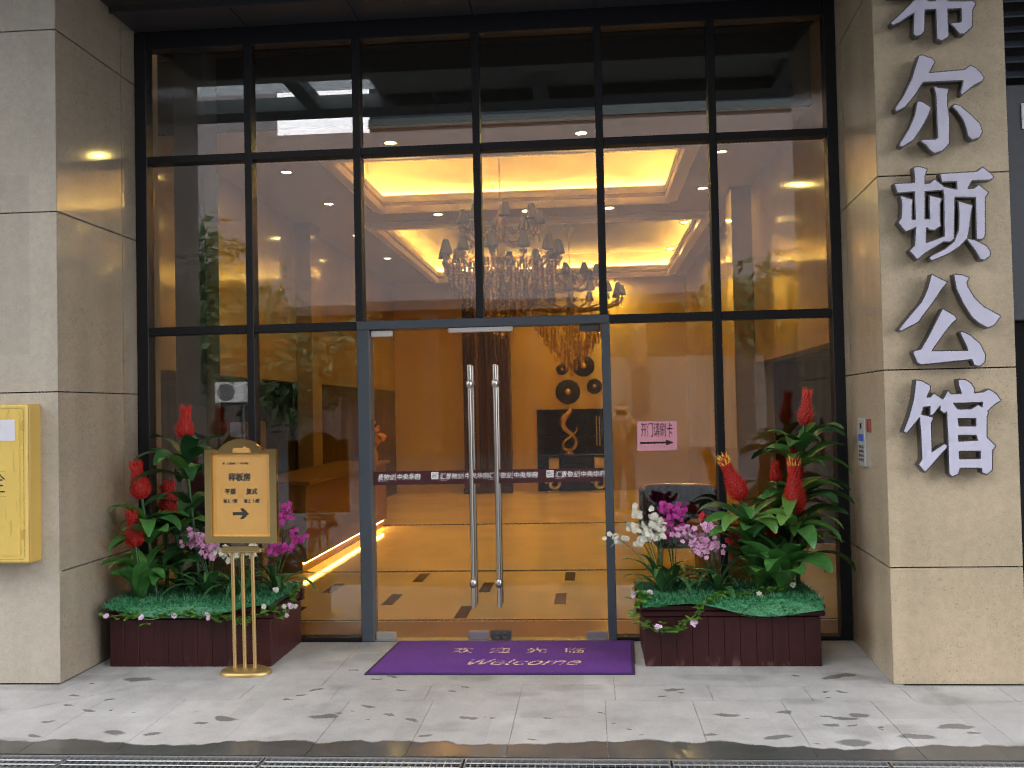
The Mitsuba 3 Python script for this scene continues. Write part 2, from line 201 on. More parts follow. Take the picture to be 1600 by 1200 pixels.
# ------------------------------------------------------------------ materials
STAINS = [(-2.88,-1.01,.109),(-3.11,-1.35,.05),(-3.05,-1.54,.036),(-2.88,-1.65,.05),(-2.86,-1.43,.033),(-2.75,-1.65,.016),(-2.58,-1.67,.016),(-2.99,-1.85,.037),(-2.94,-2.06,.04),(-2.53,-2.02,.069),(-2.32,-2.02,.053),
    (-3.14,-1.11,.023),(-2.23,-1.66,.014),(-2.13,-1.84,.041),(-2.02,-1.77,.073),(-1.54,-.8,.037),(-1.35,-1.0,.036),(-1.26,-.96,.048),(-1.66,-1.22,.042),(-1.72,-1.33,.045),(-1.79,-1.43,.037),(-1.49,-1.74,.085),(-1.41,-1.68,.028),
    (-1.15,-1.24,.032),(-1.28,-1.55,.047),(-1.34,-1.63,.014),(-1.13,-1.7,.042),(-1.23,-1.78,.017),(-.99,-1.78,.041),(-.69,-1.76,.052),(-.6,-1.74,.014),(-.55,-1.74,.017),(-.86,-2.04,.039),(-.83,-1.26,.027),(-.77,-1.17,.035),
    (.47,-1.21,.057),(.51,-1.28,.026),(.38,-1.36,.037),(1.44,-.95,.08),(1.53,-.90,.07),(1.23,-.91,.028),(1.43,-1.26,.034),(1.33,-1.26,.027),(1.31,-1.38,.026),(.71,-1.68,.077),(1.02,-1.64,.053),(.81,-1.75,.021),(1.23,-1.71,.045),
    (1.40,-1.69,.063),(1.31,-1.75,.069),(1.21,-1.84,.051),(1.32,-1.85,.027),(1.26,-2.09,.091),(1.58,-2.02,.099),(1.82,-1.86,.102),(1.87,-1.95,.033),(.91,-2.02,.072),(.58,-1.99,.043),(1.08,-2.12,.023),(1.46,-1.88,.024),
    (-.24,-1.76,.031),(.10,-1.84,.017),(.17,-1.93,.02),(.23,-2.0,.02),(-.31,-2.07,.026),(.04,-1.65,.025)]
_sr = random.Random(3)
STAINS = [(x, y, w, _sr.uniform(.34, .6), _sr.uniform(-.4, .4)) for x, y, w in STAINS]

def wetness(p):
    wx = p.x + 0.05 * (fbm(p.x * 14, p.y * 14, 3.0) - .5)
    wy = p.y + 0.07 * (fbm(p.x * 11, p.y * 13, 9.0) - .5)
    best = mi.Float(9.0)
    for x, y, w, k, s in STAINS:
        dx, dy = wx - x, wy - y
        best = dr.minimum(best, dr.sqrt(dr.square(dx / w) + dr.square((dy + s * dx) / (w * k))))
    spot = 1 - smoothstep(.72, 1.12, best)
    edge = -2.135 + .13 * (fbm(p.x * 2.2, 4.0, 1.0) - .5) + .10 * (fbm(p.x * 8, p.y * 5, 2.0) - .5)
    band = 1 - smoothstep(edge - .012, edge + .012, p.y)
    return dr.maximum(spot * .66, band * .92), band

def paver_color(p, n, uv):
    w, band = wetness(p)
    v = .86 + .22 * (fbm(p.x * 1.7, p.y * 1.7, 0) - .5) + .22 * (fbm(p.x * 9, p.y * 9, 5) - .5) + .10 * (noise(p.x * 120, p.y * 120) - .5)
    slab = cell_rand(p.x * 2.04 + .12, p.y * 1.15, 3)
    joint = smoothstep(.30, .75, fbm(p.x * 6, p.y * 3, 21))
    v = v * (.90 + .17 * slab) * (1 - .10 * joint)
    scuff = smoothstep(.60, .78, fbm(p.x * 2.6 + 7, p.y * 4.2, 11))
    c = mix((.365, .36, .355), (.285, .28, .275), scuff * .85) * v
    return c * (1 - .88 * w)

def paver_rough(p, n, uv):
    w, band = wetness(p)
    return .62 - .20 * w - .30 * band

prin('paver_mat', proc(paver_color), proc(paver_rough), spec=.4)

def stone(base, dark, speck=.5):
    b, d = base, dark
    def fn(p, n, uv):
        q = p.x + p.y * .83
        cloud = fbm(q * 1.4, p.z * 1.4, p.y)
        grain = fbm(q * 34, p.z * 34, p.y * 9)
        fine = noise(q * 150, p.z * 150, p.y * 40)
        pore = smoothstep(.63, .72, fbm(q * 105 + 40, p.z * 120, p.y * 50 + 3, 2)) * (.4 + .6 * smoothstep(.35, .65, fbm(q * 5, p.z * 5, 8, 2)))
        streak = fbm(q * 7, p.z * .5, 2.0)
        v = .9 + .20 * (cloud - .5) + .14 * (grain - .5) + .20 * (fine - .5) + .16 * (streak - .5)
        pan = cell_rand(q * .9 + 3.0, (p.z + .22) * .87, 2.0)
        return mix(b, d, pore * speck) * v * (.92 + .16 * pan)
    return fn

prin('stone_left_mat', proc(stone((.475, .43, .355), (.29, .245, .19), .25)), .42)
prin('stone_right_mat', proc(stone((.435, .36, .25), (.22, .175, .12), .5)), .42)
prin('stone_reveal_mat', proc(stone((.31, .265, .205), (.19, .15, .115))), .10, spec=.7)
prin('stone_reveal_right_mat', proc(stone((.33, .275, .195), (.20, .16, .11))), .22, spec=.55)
prin('joint_mat', (.03, .027, .025), .8)
prin('paver_joint_mat', (.17, .165, .155), .8)
prin('mullion_mat', (.010, .011, .014), .42, spec=.3)
prin('door_frame_mat', (.060, .075, .095), .36, spec=.5)
prin('soffit_mat', (.035, .035, .04), .5)
scene['pane_mat'] = {'type': 'thindielectric', 'int_ior': 1.92, 'ext_ior': 1.0, 'specular_transmittance': rgb(.60, .61, .60)}
scene['door_glass_mat'] = {'type': 'thindielectric', 'int_ior': 1.5, 'ext_ior': 1.0}
prin('steel_mat', (.62, .60, .57), .22, 1.0)
prin('satin_steel_mat', (.70, .70, .69), .38, 1.0)
prin('dark_fitting_mat', (.05, .055, .06), .4)
prin('film_mat', (.055, .012, .018), .45)
prin('film_text_mat', (.75, .74, .74), .5)
prin('pink_paper_mat', (.70, .32, .41), .7)
prin('ink_mat', (.035, .012, .02), .7)
prin('black_ink_mat', (.03, .025, .02), .7)
prin('brass_mat', (.66, .48, .20), .10, 1.0)
prin('satin_brass_mat', (.52, .37, .155), .42, .85)
prin('poster_mat', proc(lambda p, n, uv: mi.Color3f(.53, .29, .078) * (.94 + .12 * fbm(p.x * 9, p.z * 9, 1))), .6)
prin('poster_line_mat', (.42, .25, .08), .6)
prin('box_paint_mat', proc(lambda p, n, uv: mi.Color3f(.62, .445, .11) * (.90 + .18 * fbm(p.x * 5, p.z * 5, 1)) * (1 - .22 * smoothstep(.62, .8, fbm(p.x * 46, p.z * 7, 3)))), .4)
prin('box_side_mat', (.45, .30, .07), .45)
prin('white_paper_mat', (.58, .58, .64), .7)
prin('seam_mat', (.30, .22, .06), .6)

def plank_color(p, n, uv):
    g = fbm(p.x * 60, p.y * 60, p.z * 4)
    k = cell_rand(p.x * 9.1 + 20, 1.0, 2.0)
    scuff = 1 - smoothstep(.015, .05 + .05 * fbm(p.x * 20, 1, 1), p.z)
    wear = smoothstep(.62, .8, fbm(p.x * 30, p.z * 9, 4))
    return mi.Color3f(.030, .0055, .0065) * (.65 + .5 * g + .35 * k) + mi.Color3f(.05, .035, .03) * (scuff * wear)
prin('plank_mat', proc(plank_color), .42, spec=.35)
prin('soil_mat', (.02, .03, .02), .9)

def leaf_color(a, b):
    return lambda p, n, uv: mix(a, b, fbm(p.x * 13, p.y * 13, p.z * 13))
prin('turf_mat', proc(lambda p, n, uv: mix((.006, .075, .032), (.07, .32, .135), noise(p.x * 130, p.y * 130, p.z * 130))), .55)
prin('leaf_mat', proc(leaf_color((.026, .105, .026), (.070, .215, .045))), .33, spec=.5)
prin('leaf_light_mat', proc(leaf_color((.05, .16, .03), (.12, .27, .05))), .4)
prin('leaf_dark_mat', proc(leaf_color((.014, .055, .018), (.034, .110, .034))), .36, spec=.5)
prin('strap_leaf_mat', proc(leaf_color((.018, .075, .022), (.045, .14, .035))), .38)
prin('ivy_mat', proc(leaf_color((.06, .17, .02), (.15, .33, .05))), .5)
prin('spike_mat', proc(leaf_color((.46, .014, .012), (.62, .032, .02))), .45)
prin('spike_core_mat', (.28, .008, .008), .6)
prin('spike_coral_mat', (.75, .07, .05), .45)
prin('spike_tip_mat', (.80, .50, .06), .5)
prin('petal_white_mat', (.60, .60, .51), .55)
prin('petal_pink_mat', proc(leaf_color((.50, .20, .39), (.62, .37, .53))), .55)
prin('petal_magenta_mat', proc(leaf_color((.34, .015, .20), (.50, .045, .33))), .55)
prin('petal_red_mat', (.70, .05, .07), .55)
prin('bud_mat', (.70, .52, .70), .55)
prin('mat_pile', proc(lambda p, n, uv: mi.Color3f(.078, .018, .165) * (.78 + .30 * noise(p.x * 160, p.y * 160) + .20 * fbm(p.x * 5, p.y * 5))), .9, sheen=.4)
prin('mat_border', (.03, .015, .06), .7)
prin('mat_letter', proc(lambda p, n, uv: mix((.60, .42, .24), (.16, .06, .20), smoothstep(.42, .62, fbm(p.x * 38, p.y * 38, 2)))), .85)
prin('sign_face_mat', (.50, .50, .63), .22)
prin('sign_side_mat', (.13, .13, .14), .30, .9)
prin('grate_mat', (.36, .37, .38), .38, .8)
prin('grate_pit_mat', (.03, .03, .03), .8)
prin('asphalt_mat', proc(lambda p, n, uv: mi.Color3f(.042, .045, .050) * (.8 + .4 * fbm(p.x * 3, p.y * 3) + .2 * noise(p.x * 60, p.y * 60))), .55, spec=.25)
prin('intercom_mat', (.30, .30, .285), .4)
prin('screen_mat', (.05, .10, .42), .25)
prin('red_mat', (.22, .04, .03), .45)
prin('shop_panel_mat', (.040, .050, .066), .45)
prin('shop_glass_mat', (.008, .009, .011), .12)
# lobby
def marble(a, b, s=1.0):
    def fn(p, n, uv):
        q = p.x + p.y
        w = fbm(q * 1.1 * s, p.z * 1.1 * s, p.y, 4)
        vein = 1 - smoothstep(.0, .05, dr.abs(fbm(q * 1.6 * s + 9, p.z * 2.2 * s, 3, 4) - .5))
        return mix(a, b, w) * (1 - .06 * vein)
    return fn
prin('wall_marble_mat', proc(marble((.31, .20, .10), (.40, .27, .14), .8)), .12, spec=.6)
prin('back_wall_mat', proc(lambda p, n, uv: mix((.64, .43, .15), (.74, .52, .20), fbm(p.x * .7, p.z * .7, 1))), .5)
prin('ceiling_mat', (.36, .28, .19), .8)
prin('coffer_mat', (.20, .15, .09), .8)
prin('bulkhead_mat', (.045, .047, .048), .8)
prin('cornice_mat', (.80, .68, .50), .55)
def floor_col(p, n, uv):
    return mix((.70, .47, .19), (.80, .57, .26), fbm(p.x * 2.2, p.y * 2.2, 1, 4)) * (.94 + .08 * cell_rand(p.x * 1.25, p.y * 1.25, 1))
prin('lobby_floor_mat', proc(floor_col), .055, spec=.65)
prin('floor_band_mat', (.085, .05, .028), .12)
prin('threshold_mat', (.34, .19, .09), .18)
def wood(p, n, uv):
    g = fbm((p.x + p.y) * 34, p.z * 1.3, 1, 4)
    return mix((.030, .013, .006), (.095, .042, .016), g)
prin('dark_wood_mat', proc(wood), .25)
prin('counter_wood_mat', (.20, .09, .03), .35)
prin('black_stone_mat', (.008, .007, .006), .22, spec=.3)
prin('gold_mat', (.80, .52, .18), .22, 1.0)
prin('cream_mat', (.66, .50, .30), .4)
prin('gong_mat', (.018, .016, .015), .3)
prin('shade_mat', (.15, .125, .115), .8)
prin('crystal_mat', (.95, .70, .30), .18, 1.0)
prin('crystal_dark_mat', (.42, .25, .075), .16, 1.0)
prin('chair_mat', (.008, .004, .003), .7, spec=.2)
prin('bouquet_mat', proc(leaf_color((.55, .10, .03), (.75, .38, .10))), .6)
scene['led_mat'] = {'type': 'diffuse', 'reflectance': rgb(.5, .4, .3)}
# across the street
prin('facade_mauve_mat', proc(lambda p, n, uv: mi.Color3f(.20, .18, .178) * (.9 + .2 * fbm(p.x * .4, p.z * .4, 1))), .7)
prin('facade_blue_mat', (.030, .042, .056), .6, spec=.2)
prin('shop_dark_mat', (.06, .045, .038), .6)
prin('canopy_steel_mat', (.06, .078, .078), .5)
prin('canopy_slab_mat', (.19, .225, .20), .8)
prin('frosted_mat', {'type': 'rgb', 'value': [.5, .52, .54]}, .5, two=False) 
scene['frosted_mat'] = {'type': 'principledthin', 'base_color': rgb(.72, .76, .78), 'roughness': .5, 'diff_trans': 1.2, 'spec_trans': 0.0}
prin('bark_mat', (.07, .055, .04), .9)
prin('tree_leaf_mat', proc(leaf_color((.022, .050, .014), (.060, .11, .03))), .6)
prin('ac_mat', (.58, .58, .57), .5)
prin('ac_grille_mat', (.12, .12, .12), .6)
prin('door_white_mat', (.24, .21, .18), .6)
# ------------------------------------------------------------------ ground
XL, XR0, XR1, YP, ZS = -3.34, 1.752, 1.815, -1.111, 4.56
GROUND = -0.004
top('street', box(-120, 120, -160, -2.86, -.12, GROUND), 'asphalt_mat', 'damp grey asphalt street seen mirrored in the glass', None, kind='structure')
pv = top('pavement', box(-14, 14, -2.335, .02, -.10, -.006), 'paver_joint_mat', 'light grey stone slab pavement with wet footprints and a wet edge', None, kind='structure')
LEFTCUT = Polygon([(-2.79, -1.14), (-3.93, -2.335), (-14, -2.335), (-14, -1.14)])
def slabs(rect, cut=None, keep=None, z=0.0):
    g = sbox(*rect)
    if cut is not None: g = g.difference(cut)
    if keep is not None: g = g.intersection(keep)
    g = g.buffer(-.0014, join_style=2)
    for q in getattr(g, 'geoms', [g]):
        if q.area > .004:
            obj('slab', prism_xy(q, -.03, z + rng.uniform(-.0008, .0008)), 'paver_mat', pv)
for a, b in ((-3.335, -1.66), (-1.66, .12), (.12, XR1 - .005)):
    slabs((a, -1.143, b, -.045))
xs = [-.98 + .55 * k for k in range(-4, 10)]
for a, b in zip(xs, xs[1:]): slabs((a, -1.43, b, -1.143), cut=LEFTCUT)
xs = [.06 + .49 * k for k in range(-9, 9)]
for a, b in zip(xs, xs[1:]): slabs((a, -2.33, b, -1.43), cut=LEFTCUT)
for y0, y1 in ((-1.62, -1.143), (-2.33, -1.62)):
    for k in range(-3, 2): slabs((-3.95 + .9 * k - .9, y0, -3.95 + .9 * k + .0, y1), keep=LEFTCUT.buffer(-.003))
    slabs((-3.05, y0, -2.5, y1), keep=LEFTCUT.buffer(-.003))
# steel drain grates along the pavement edge
pit = top('drain_channel', cat([box(-14, 14, -2.86, -2.335, -.14, -.10), box(-14, 14, -2.86, -2.852, -.10, -.008), box(-14, 14, -2.343, -2.335, -.10, -.008)]), 'grate_pit_mat', 'dark open drain channel under the steel grates', None, kind='structure')
gx = [-3.58, -2.57 - .02, -1.60, -.625, .352, 1.345, 2.33, 3.3]
NAMES = ['drain grate at the lower left corner of the pavement edge', 'drain grate in front of the left planter and sign stand', 'drain grate left of the door mat, near the sign stand', 'drain grate straight in front of the purple mat', 'drain grate in front of the right planter', 'drain grate in front of the right stone pillar', 'drain grate at the lower right corner of the pavement edge']
for (a, b), nm in zip(zip(gx, gx[1:]), NAMES):
    a, b = a + .006, b - .006; y0, y1 = -2.845, -2.347
    g = thing('drain_grate', 'galvanised steel ' + nm, 'drain grate', 'steel drain grates in a row')
    obj('frame', cat([box(a, b, y1 - .006, y1, -.035, -.004), box(a, b, y0, y0 + .006, -.035, -.004), box(a, a + .006, y0, y1, -.035, -.003), box(b - .006, b, y0, y1, -.035, -.003)]), 'grate_mat', g)
    bars = [tube([(a + .007, y, -.0085), (b - .007, y, -.0085)], .0042, 6) for y in np.arange(y1 - .045, y0 + .01, -.055)]
    rods = []
    for x in np.arange(a + .03, b - .02, .034):
        rods.append(box(x - .0022, x + .0022, y0 + .007, y1 - .007, -.035, -.0075))
    obj('bars', cat(bars), 'grate_mat', g, stuff=True)
    obj('cross_rods', cat(rods), 'grate_mat', g, stuff=True)

# ------------------------------------------------------------------ stone pillars
def hexa(c0, c1, z0, z1):
    """a panel between plan points: c0, c1 outer edge, back 25 mm along the given inner direction"""
    v = [(*p, z) for p in c0 + c1 for z in (z0, z1)]
    return trimesh.Trimesh(np.array(v), process=False).convex_hull

J = .004
def panels(key, edges_z, segs, mat):
    for (z0, z1) in zip(edges_z, edges_z[1:]):
        for (ax, ay, bx, by, nx, ny) in segs:
            ux, uy = bx - ax, by - ay; L = math.hypot(ux, uy); ux, uy = ux / L, uy / L
            a = (ax + ux * J, ay + uy * J); b = (bx - ux * J, by - uy * J)
            pr = rng.uniform(-.0006, .0006)
            f = [(a[0] + nx * pr, a[1] + ny * pr), (b[0] + nx * pr, b[1] + ny * pr)]
            k = [(a[0] - nx * .03, a[1] - ny * .03), (b[0] - nx * .03, b[1] - ny * .03)]
            v = []
            c = .003
            for (q, e) in ((f, 0), (k, 0)):
                for i, p in enumerate(q):
                    for z in (z0 + J, z1 - J): v.append((*p, z))
            obj('panel', trimesh.Trimesh(np.array(v), process=False).convex_hull, mat, key)

pl = thing('stone_pillar', 'grey beige stone clad pillar on the left, behind the yellow box', 'pillar')
obj('core', prism_xy([(-8, YP + .02), (XL - .02, YP + .02), (XL - .02, .3), (-8, .3)], -.05, 6.5), 'joint_mat', pl)
ZL = [0, 1.836, 2.985, 4.157, 5.30, 6.45]
panels(pl, ZL, [(-5.0, YP, XL, YP, 0, -1)], 'stone_left_mat')
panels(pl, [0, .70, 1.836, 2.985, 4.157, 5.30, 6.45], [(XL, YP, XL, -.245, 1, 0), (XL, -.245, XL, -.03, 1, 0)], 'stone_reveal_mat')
pr_ = thing('stone_pillar', 'yellowish stone clad pillar on the right, with the big white characters', 'pillar')
nx, ny = -(0 - YP), (XR1 - XR0); nl = math.hypot(nx, ny); nx, ny = nx / nl, ny / nl
obj('core', prism_xy([(XR0 + .02, YP + .02), (2.49, YP + .02), (2.49, .3), (XR1 + .02, .3), (XR1 + .02, 0)], -.05, 6.5), 'joint_mat', pr_)
ZR = [0, .683, 1.848, 3.002, 4.157, 5.30, 6.45]
panels(pr_, ZR, [(XR0, YP, 2.51, YP, 0, -1)], 'stone_right_mat')
xm = XR0 + (XR1 - XR0) * .80
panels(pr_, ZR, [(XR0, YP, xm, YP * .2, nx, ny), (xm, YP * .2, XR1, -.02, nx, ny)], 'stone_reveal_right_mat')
panels(pr_, ZR, [(2.51, YP, 2.51, .1, 1, 0)], 'stone_right_mat')

# ------------------------------------------------------------------ shopfront right of the right pillar
sf = thing('shopfront', 'dark blue grey shopfront with louvres at the right edge', 'shopfront')
obj('wall_panel', box(2.54, 6.5, -.78, -.6, 2.15, 3.62, .004), 'shop_panel_mat', sf)
obj('window', box(2.62, 6.5, -.70, -.66, .05, 2.13), 'shop_glass_mat', sf)
obj('frame', cat([box(2.54, 2.61, -.76, -.62, 0, 2.145, .004), box(2.615, 6.5, -.76, -.72, 0, .07), box(3.7, 3.76, -.76, -.70, .075, 2.14)]), 'shop_panel_mat', sf)
for k in range(14):
    z = 3.66 + k * .095
    v = [(2.54, -.82, z), (6.5, -.82, z), (6.5, -.72, z + .07), (2.54, -.72, z + .07), (2.54, -.815, z - .008), (6.5, -.815, z - .008), (6.5, -.715, z + .062), (2.54, -.715, z + .062)]
    obj('louvre_slat', trimesh.Trimesh(np.array(v), process=False).convex_hull, 'shop_panel_mat', sf)
obj('backing', box(2.52, 6.5, -.64, -.6, 0, 2.16), 'grate_pit_mat', sf)
obj('louvre_back', box(2.54, 6.5, -.66, -.62, 3.63, 5.1), 'grate_pit_mat', sf)
obj('sticker', upright(extr(sbox(0, 0, .10, .16), .003), 2.735, -.785, 3.34), 'white_paper_mat', sf)

# ------------------------------------------------------------------ soffit over the entrance
so = thing('entrance_soffit', 'dark metal soffit panels over the glass front', 'soffit')
obj('backing', box(XL - .02, XR1 + .03, -1.10, .0, ZS + .03, ZS + .09), 'joint_mat', so)
sx = [XL + .005, -2.47, -1.62, -.77, .12, .96, XR1 - .01]
for a, b in zip(sx, sx[1:]):
    obj('panel', box(a + .003, b - .003, -.40, -.003, ZS, ZS + .028, .002), 'soffit_mat', so)
obj('fascia', box(XL + .004, XR1 - .012, -.42, -.402, ZS - .01, ZS + .5), 'soffit_mat', so)

# ------------------------------------------------------------------ glass front
gf = thing('glass_front', 'tall black framed glass entrance front with double doors between the pillars', 'glass front')
MX = {'A': -2.472, 'B': -1.652, 'C': -.764, 'D': .131, 'E': .940}
Z1, Z2, ZH = 3.586, 2.300, 4.425
F0, F1 = -.035, .085
obj('post', box(XL + .003, -3.252, F0, F1, 0, ZS - .002, .003), 'mullion_mat', gf)
obj('post', box(1.738, XR1 + .01, F0, F1, 0, ZS - .002, .003), 'mullion_mat', gf)
obj('head', box(-3.250, 1.736, F0 + .006, F1 - .006, ZH, ZS - .002, .003), 'mullion_mat', gf)
W = .027
for nme, x in MX.items():
    low = 0.0 if nme in 'AE' else (Z2 + .032)
    obj('mullion', box(x - W, x + W, F0, F1, low, ZH - .001, .003), 'mullion_mat', gf)
cols = [(-3.250, MX['A'] - W), (MX['A'] + W, MX['B'] - W), (MX['B'] + W, MX['C'] - W), (MX['C'] + W, MX['D'] - W), (MX['D'] + W, MX['E'] - W), (MX['E'] + W, 1.736)]
for i, (a, b) in enumerate(cols):
    obj('transom', box(a + .0005, b - .0005, F0 + .004, F1 - .004, Z1 - .027, Z1 + .027, .003), 'mullion_mat', gf)
    if i not in (2, 3):
        obj('transom', box(a + .0005, b - .0005, F0 + .004, F1 - .004, Z2 - .029, Z2 + .029, .003), 'mullion_mat', gf)
        obj('sill', box(a + .0005, b - .0005, F0 + .004, F1 - .004, -.002, .025, .003), 'mullion_mat', gf)
# door frame
JL0, JL1, JR0, JR1 = -1.672, -1.580, .112, .172
obj('door_jamb', box(JL0, JL1, F0 - .012, F1 + .01, 0, Z2 - .034, .004), 'door_frame_mat', gf)
obj('door_jamb', box(JR0, JR1, F0 - .012, F1 + .01, 0, Z2 - .034, .004), 'door_frame_mat', gf)
obj('door_header', box(JL0, JR1, F0 - .012, F1 + .01, Z2 - .033, Z2 + .031, .004), 'door_frame_mat', gf)
obj('threshold', box(JL1 + .001, JR0 - .001, -.03, .07, -.002, .006), 'satin_steel_mat', gf)
prng = random.Random(11)
def pane(a, b, z0, z1, mat, y=.02, amp=.0012):
    tx, tz = prng.uniform(-amp, amp), prng.uniform(-amp, amp)
    hw, hh = (b - a) / 2, (z1 - z0) / 2
    v = [(x, y + tx * sx * hw + tz * sz * hh, z) for x, z, sx, sz in ((a, z0, -1, -1), (b, z0, 1, -1), (b, z1, 1, 1), (a, z1, -1, 1))]
    return trimesh.Trimesh(np.array(v), np.array([[0, 1, 2], [0, 2, 3]]), process=False)
for i, (a, b) in enumerate(cols):
    rows = [(Z1 + .027, ZH), (Z2 + .030, Z1 - .027)] + ([] if i in (2, 3) else [(.025, Z2 - .029)])
    a2 = JR1 if i == 4 else a
    for z0, z1 in rows:
        lo = z0 < 1
        obj('pane', pane((a2 if lo else a) - .006, b + .006 if not (lo and i == 1) else JL0 + .006, z0 - .006, z1 + .006, 'pane_mat'), 'pane_mat', gf)
# glass doors
def door(a, b, hx, side):
    d = obj('door', pane(a, b, .012, Z2 - .040, 'door_glass_mat', y=.0, amp=.001), 'door_glass_mat', gf)
    y = -.075
    h = [tube([(hx, y, .25), (hx, y, 1.99)], .0165, 14)]
    for z in (.42, 1.85):
        h.append(tube([(hx, y, z), (hx, -.004, z)], .011, 10))
        h.append(lathe([(0, -.034), (.015, -.031), (.0265, -.014), (.0265, .014), (.015, .031), (0, .034)], (hx, y, z), 14))
    obj('handle', cat(h), 'steel_mat', d, smooth=40)
    h2 = [tube([(hx, .075, .25), (hx, .075, 1.99)], .0165, 14)] + [tube([(hx, .075, z), (hx, .004, z)], .011, 10) for z in (.42, 1.85)]
    obj('handle', cat(h2), 'steel_mat', d, smooth=40)
    out_a = a if side < 0 else b - .15
    in_a = (b - .155) if side < 0 else a
    obj('patch_fitting', box(out_a + .002, out_a + .148, -.016, .016, .008, .062, .004), 'satin_steel_mat', d)
    obj('patch_fitting', box(in_a + .002, in_a + .152, -.016, .016, .010, .068, .004), 'satin_steel_mat' if side < 0 else 'dark_fitting_mat', d)
    obj('patch_fitting', box(out_a + .002, out_a + .16 if side < 0 else out_a + .148, -.016, .016, Z2 - .085, Z2 - .038, .004), 'satin_steel_mat' if side < 0 else 'dark_fitting_mat', d)
    if side > 0:
        for k in (0, 1):
            obj('lock', lathe([(0, -.021), (.016, -.021), (.019, -.012), (.019, 0)], (0, 0, 0), 16).apply_transform(trimesh.transformations.rotation_matrix(math.pi / 2, [1, 0, 0])).apply_translation([in_a + .05 + .055 * k, -.034, .038]), 'satin_steel_mat', d, smooth=40)
    obj('film_strip', box(a + .003, b - .003, -.0045, -.003, 1.130, 1.228), 'film_mat', d)
    return d
d1 = door(JL1 + .006, -.744, -.845, -1)
d2 = door(-.738, JR0 - .006, -.660, 1)
obj('overhead_plate', box(-.995, -.525, -.05, -.02, Z2 - .072, Z2 - .036, .003), 'satin_steel_mat', gf)
# printed words on the film: emblem, four characters, a bar, four characters
def film_words(d, x, logo=True, skip=0):
    z = 1.155; ms = []
    if logo:
        ms.append(sbox(0, .012, .054, .064).difference(unary_union([sbox(.006, .026 + .011 * k, .048 - .012 * (k % 2), .030 + .011 * k) for k in range(3)])))
    s1, w1 = text_shape('汇景物业'[skip:], .040, .95, bold=.018)
    ms.append(affinity.translate(affinity.skew(s1, 12, 0, origin=(0, 0)), .060, .016))
    ms.append(sbox(.060 + w1 + .004, .006, .060 + w1 + .0075, .062))
    s2, w2 = text_shape('中央华府', .040, .98, bold=.028)
    ms.append(affinity.translate(s2, .060 + w1 + .014, .016))
    m = [upright(extr(unary_union(ms), .001), x, -.0046, z)]
    t = meshkit.text_mesh('Huijing Wu Ye', .0075, .001)
    m.append(upright(t, x + .064, -.0046, z + .002))
    obj('lettering', cat(m), 'film_text_mat', d)
film_words(d1, -1.635 + .03, logo=False, skip=1)
film_words(d1, -1.148)
film_words(d2, -.792, logo=False)
film_words(d2, -.308)
# pink notice taped to the pane
pk = top('paper_notice', upright(extr(affinity.rotate(sbox(.352, 1.346, .635, 1.556), -.6), .0012), 0, -.0375 + .05, 0), 'pink_paper_mat', 'pink paper notice with a right pointing arrow taped to the glass', 'notice')
s, w = text_shape('开门请刷卡', .098, .42, gap=.98)
s = affinity.translate(s, .375, 1.453)
obj('lettering', upright(extr(affinity.rotate(s, -.6, origin=(.49, 1.45)), .0006), 0, .0112, 0), 'ink_mat', pk)
ar = Polygon([(.372, 1.394), (.555, 1.396), (.555, 1.381), (.612, 1.402), (.555, 1.423), (.555, 1.409), (.372, 1.409)])
obj('arrow', upright(extr(ar, .0006), 0, .0112, 0), 'ink_mat', pk)

# ------------------------------------------------------------------ big sign characters on the right pillar
WORDS = {'希': 'topmost white sign character, cut off by the top of the picture', '尔': 'second white sign character from the top, a roof stroke over three strokes', '顿': 'third white sign character from the top, the densest, across a pillar joint', '公': 'fourth white sign character from the top, with two spread strokes', '馆': 'lowest white sign character on the right pillar, above the bare stone'}
for ch, lab in WORDS.items():
    k = thing('sign_character', lab, 'sign character', 'raised white characters on the right pillar')
    g = dec(BIG[ch], .001)
    yf = YP - .105
    obj('side', upright(extr(g.buffer(.0065, quad_segs=2), .055), 0, YP - .030, 0), 'sign_side_mat', k)
    obj('face', upright(extr(g.buffer(-.0008, quad_segs=2), .004), 0, YP - .0845, 0), 'sign_face_mat', k)
    c = g.representative_point(); b = g.bounds
    pins = []
    for gg in getattr(g, 'geoms', [g]):
        q = gg.representative_point(); pins.append(tube([(q.x, YP - .0305, q.y), (q.x, YP + .002, q.y)], .006, 6))
    obj('pins', cat(pins), 'sign_side_mat', k)

# ------------------------------------------------------------------ intercom on the right reveal
def on_reveal(y): return XR0 + (XR1 - XR0) * (y - YP) / -YP
ic = thing('intercom', 'slim grey door intercom with blue screen on the right stone reveal', 'intercom')
x0 = on_reveal(-.59)
obj('body', box(x0 - .024, x0 + .002, -.655, -.50, 1.245, 1.56, .006), 'intercom_mat', ic)
obj('screen', box(x0 - .0262, x0 - .024, -.63, -.525, 1.41, 1.455), 'screen_mat', ic)
obj('camera_eye', box(x0 - .0265, x0 - .024, -.595, -.56, 1.49, 1.525, .001), 'shop_glass_mat', ic)
for r in range(4):
    for c in range(3):
        obj('key', box(x0 - .027, x0 - .024, -.625 + c * .036, -.600 + c * .036, 1.28 + r * .028, 1.30 + r * .028, .001), 'dark_fitting_mat', ic)
top('call_plate', box(on_reveal(-.72) - .012, on_reveal(-.72) + .002, -.76, -.685, 1.47, 1.555, .004), 'red_mat', 'small red plate beside the intercom on the right reveal', 'plate')

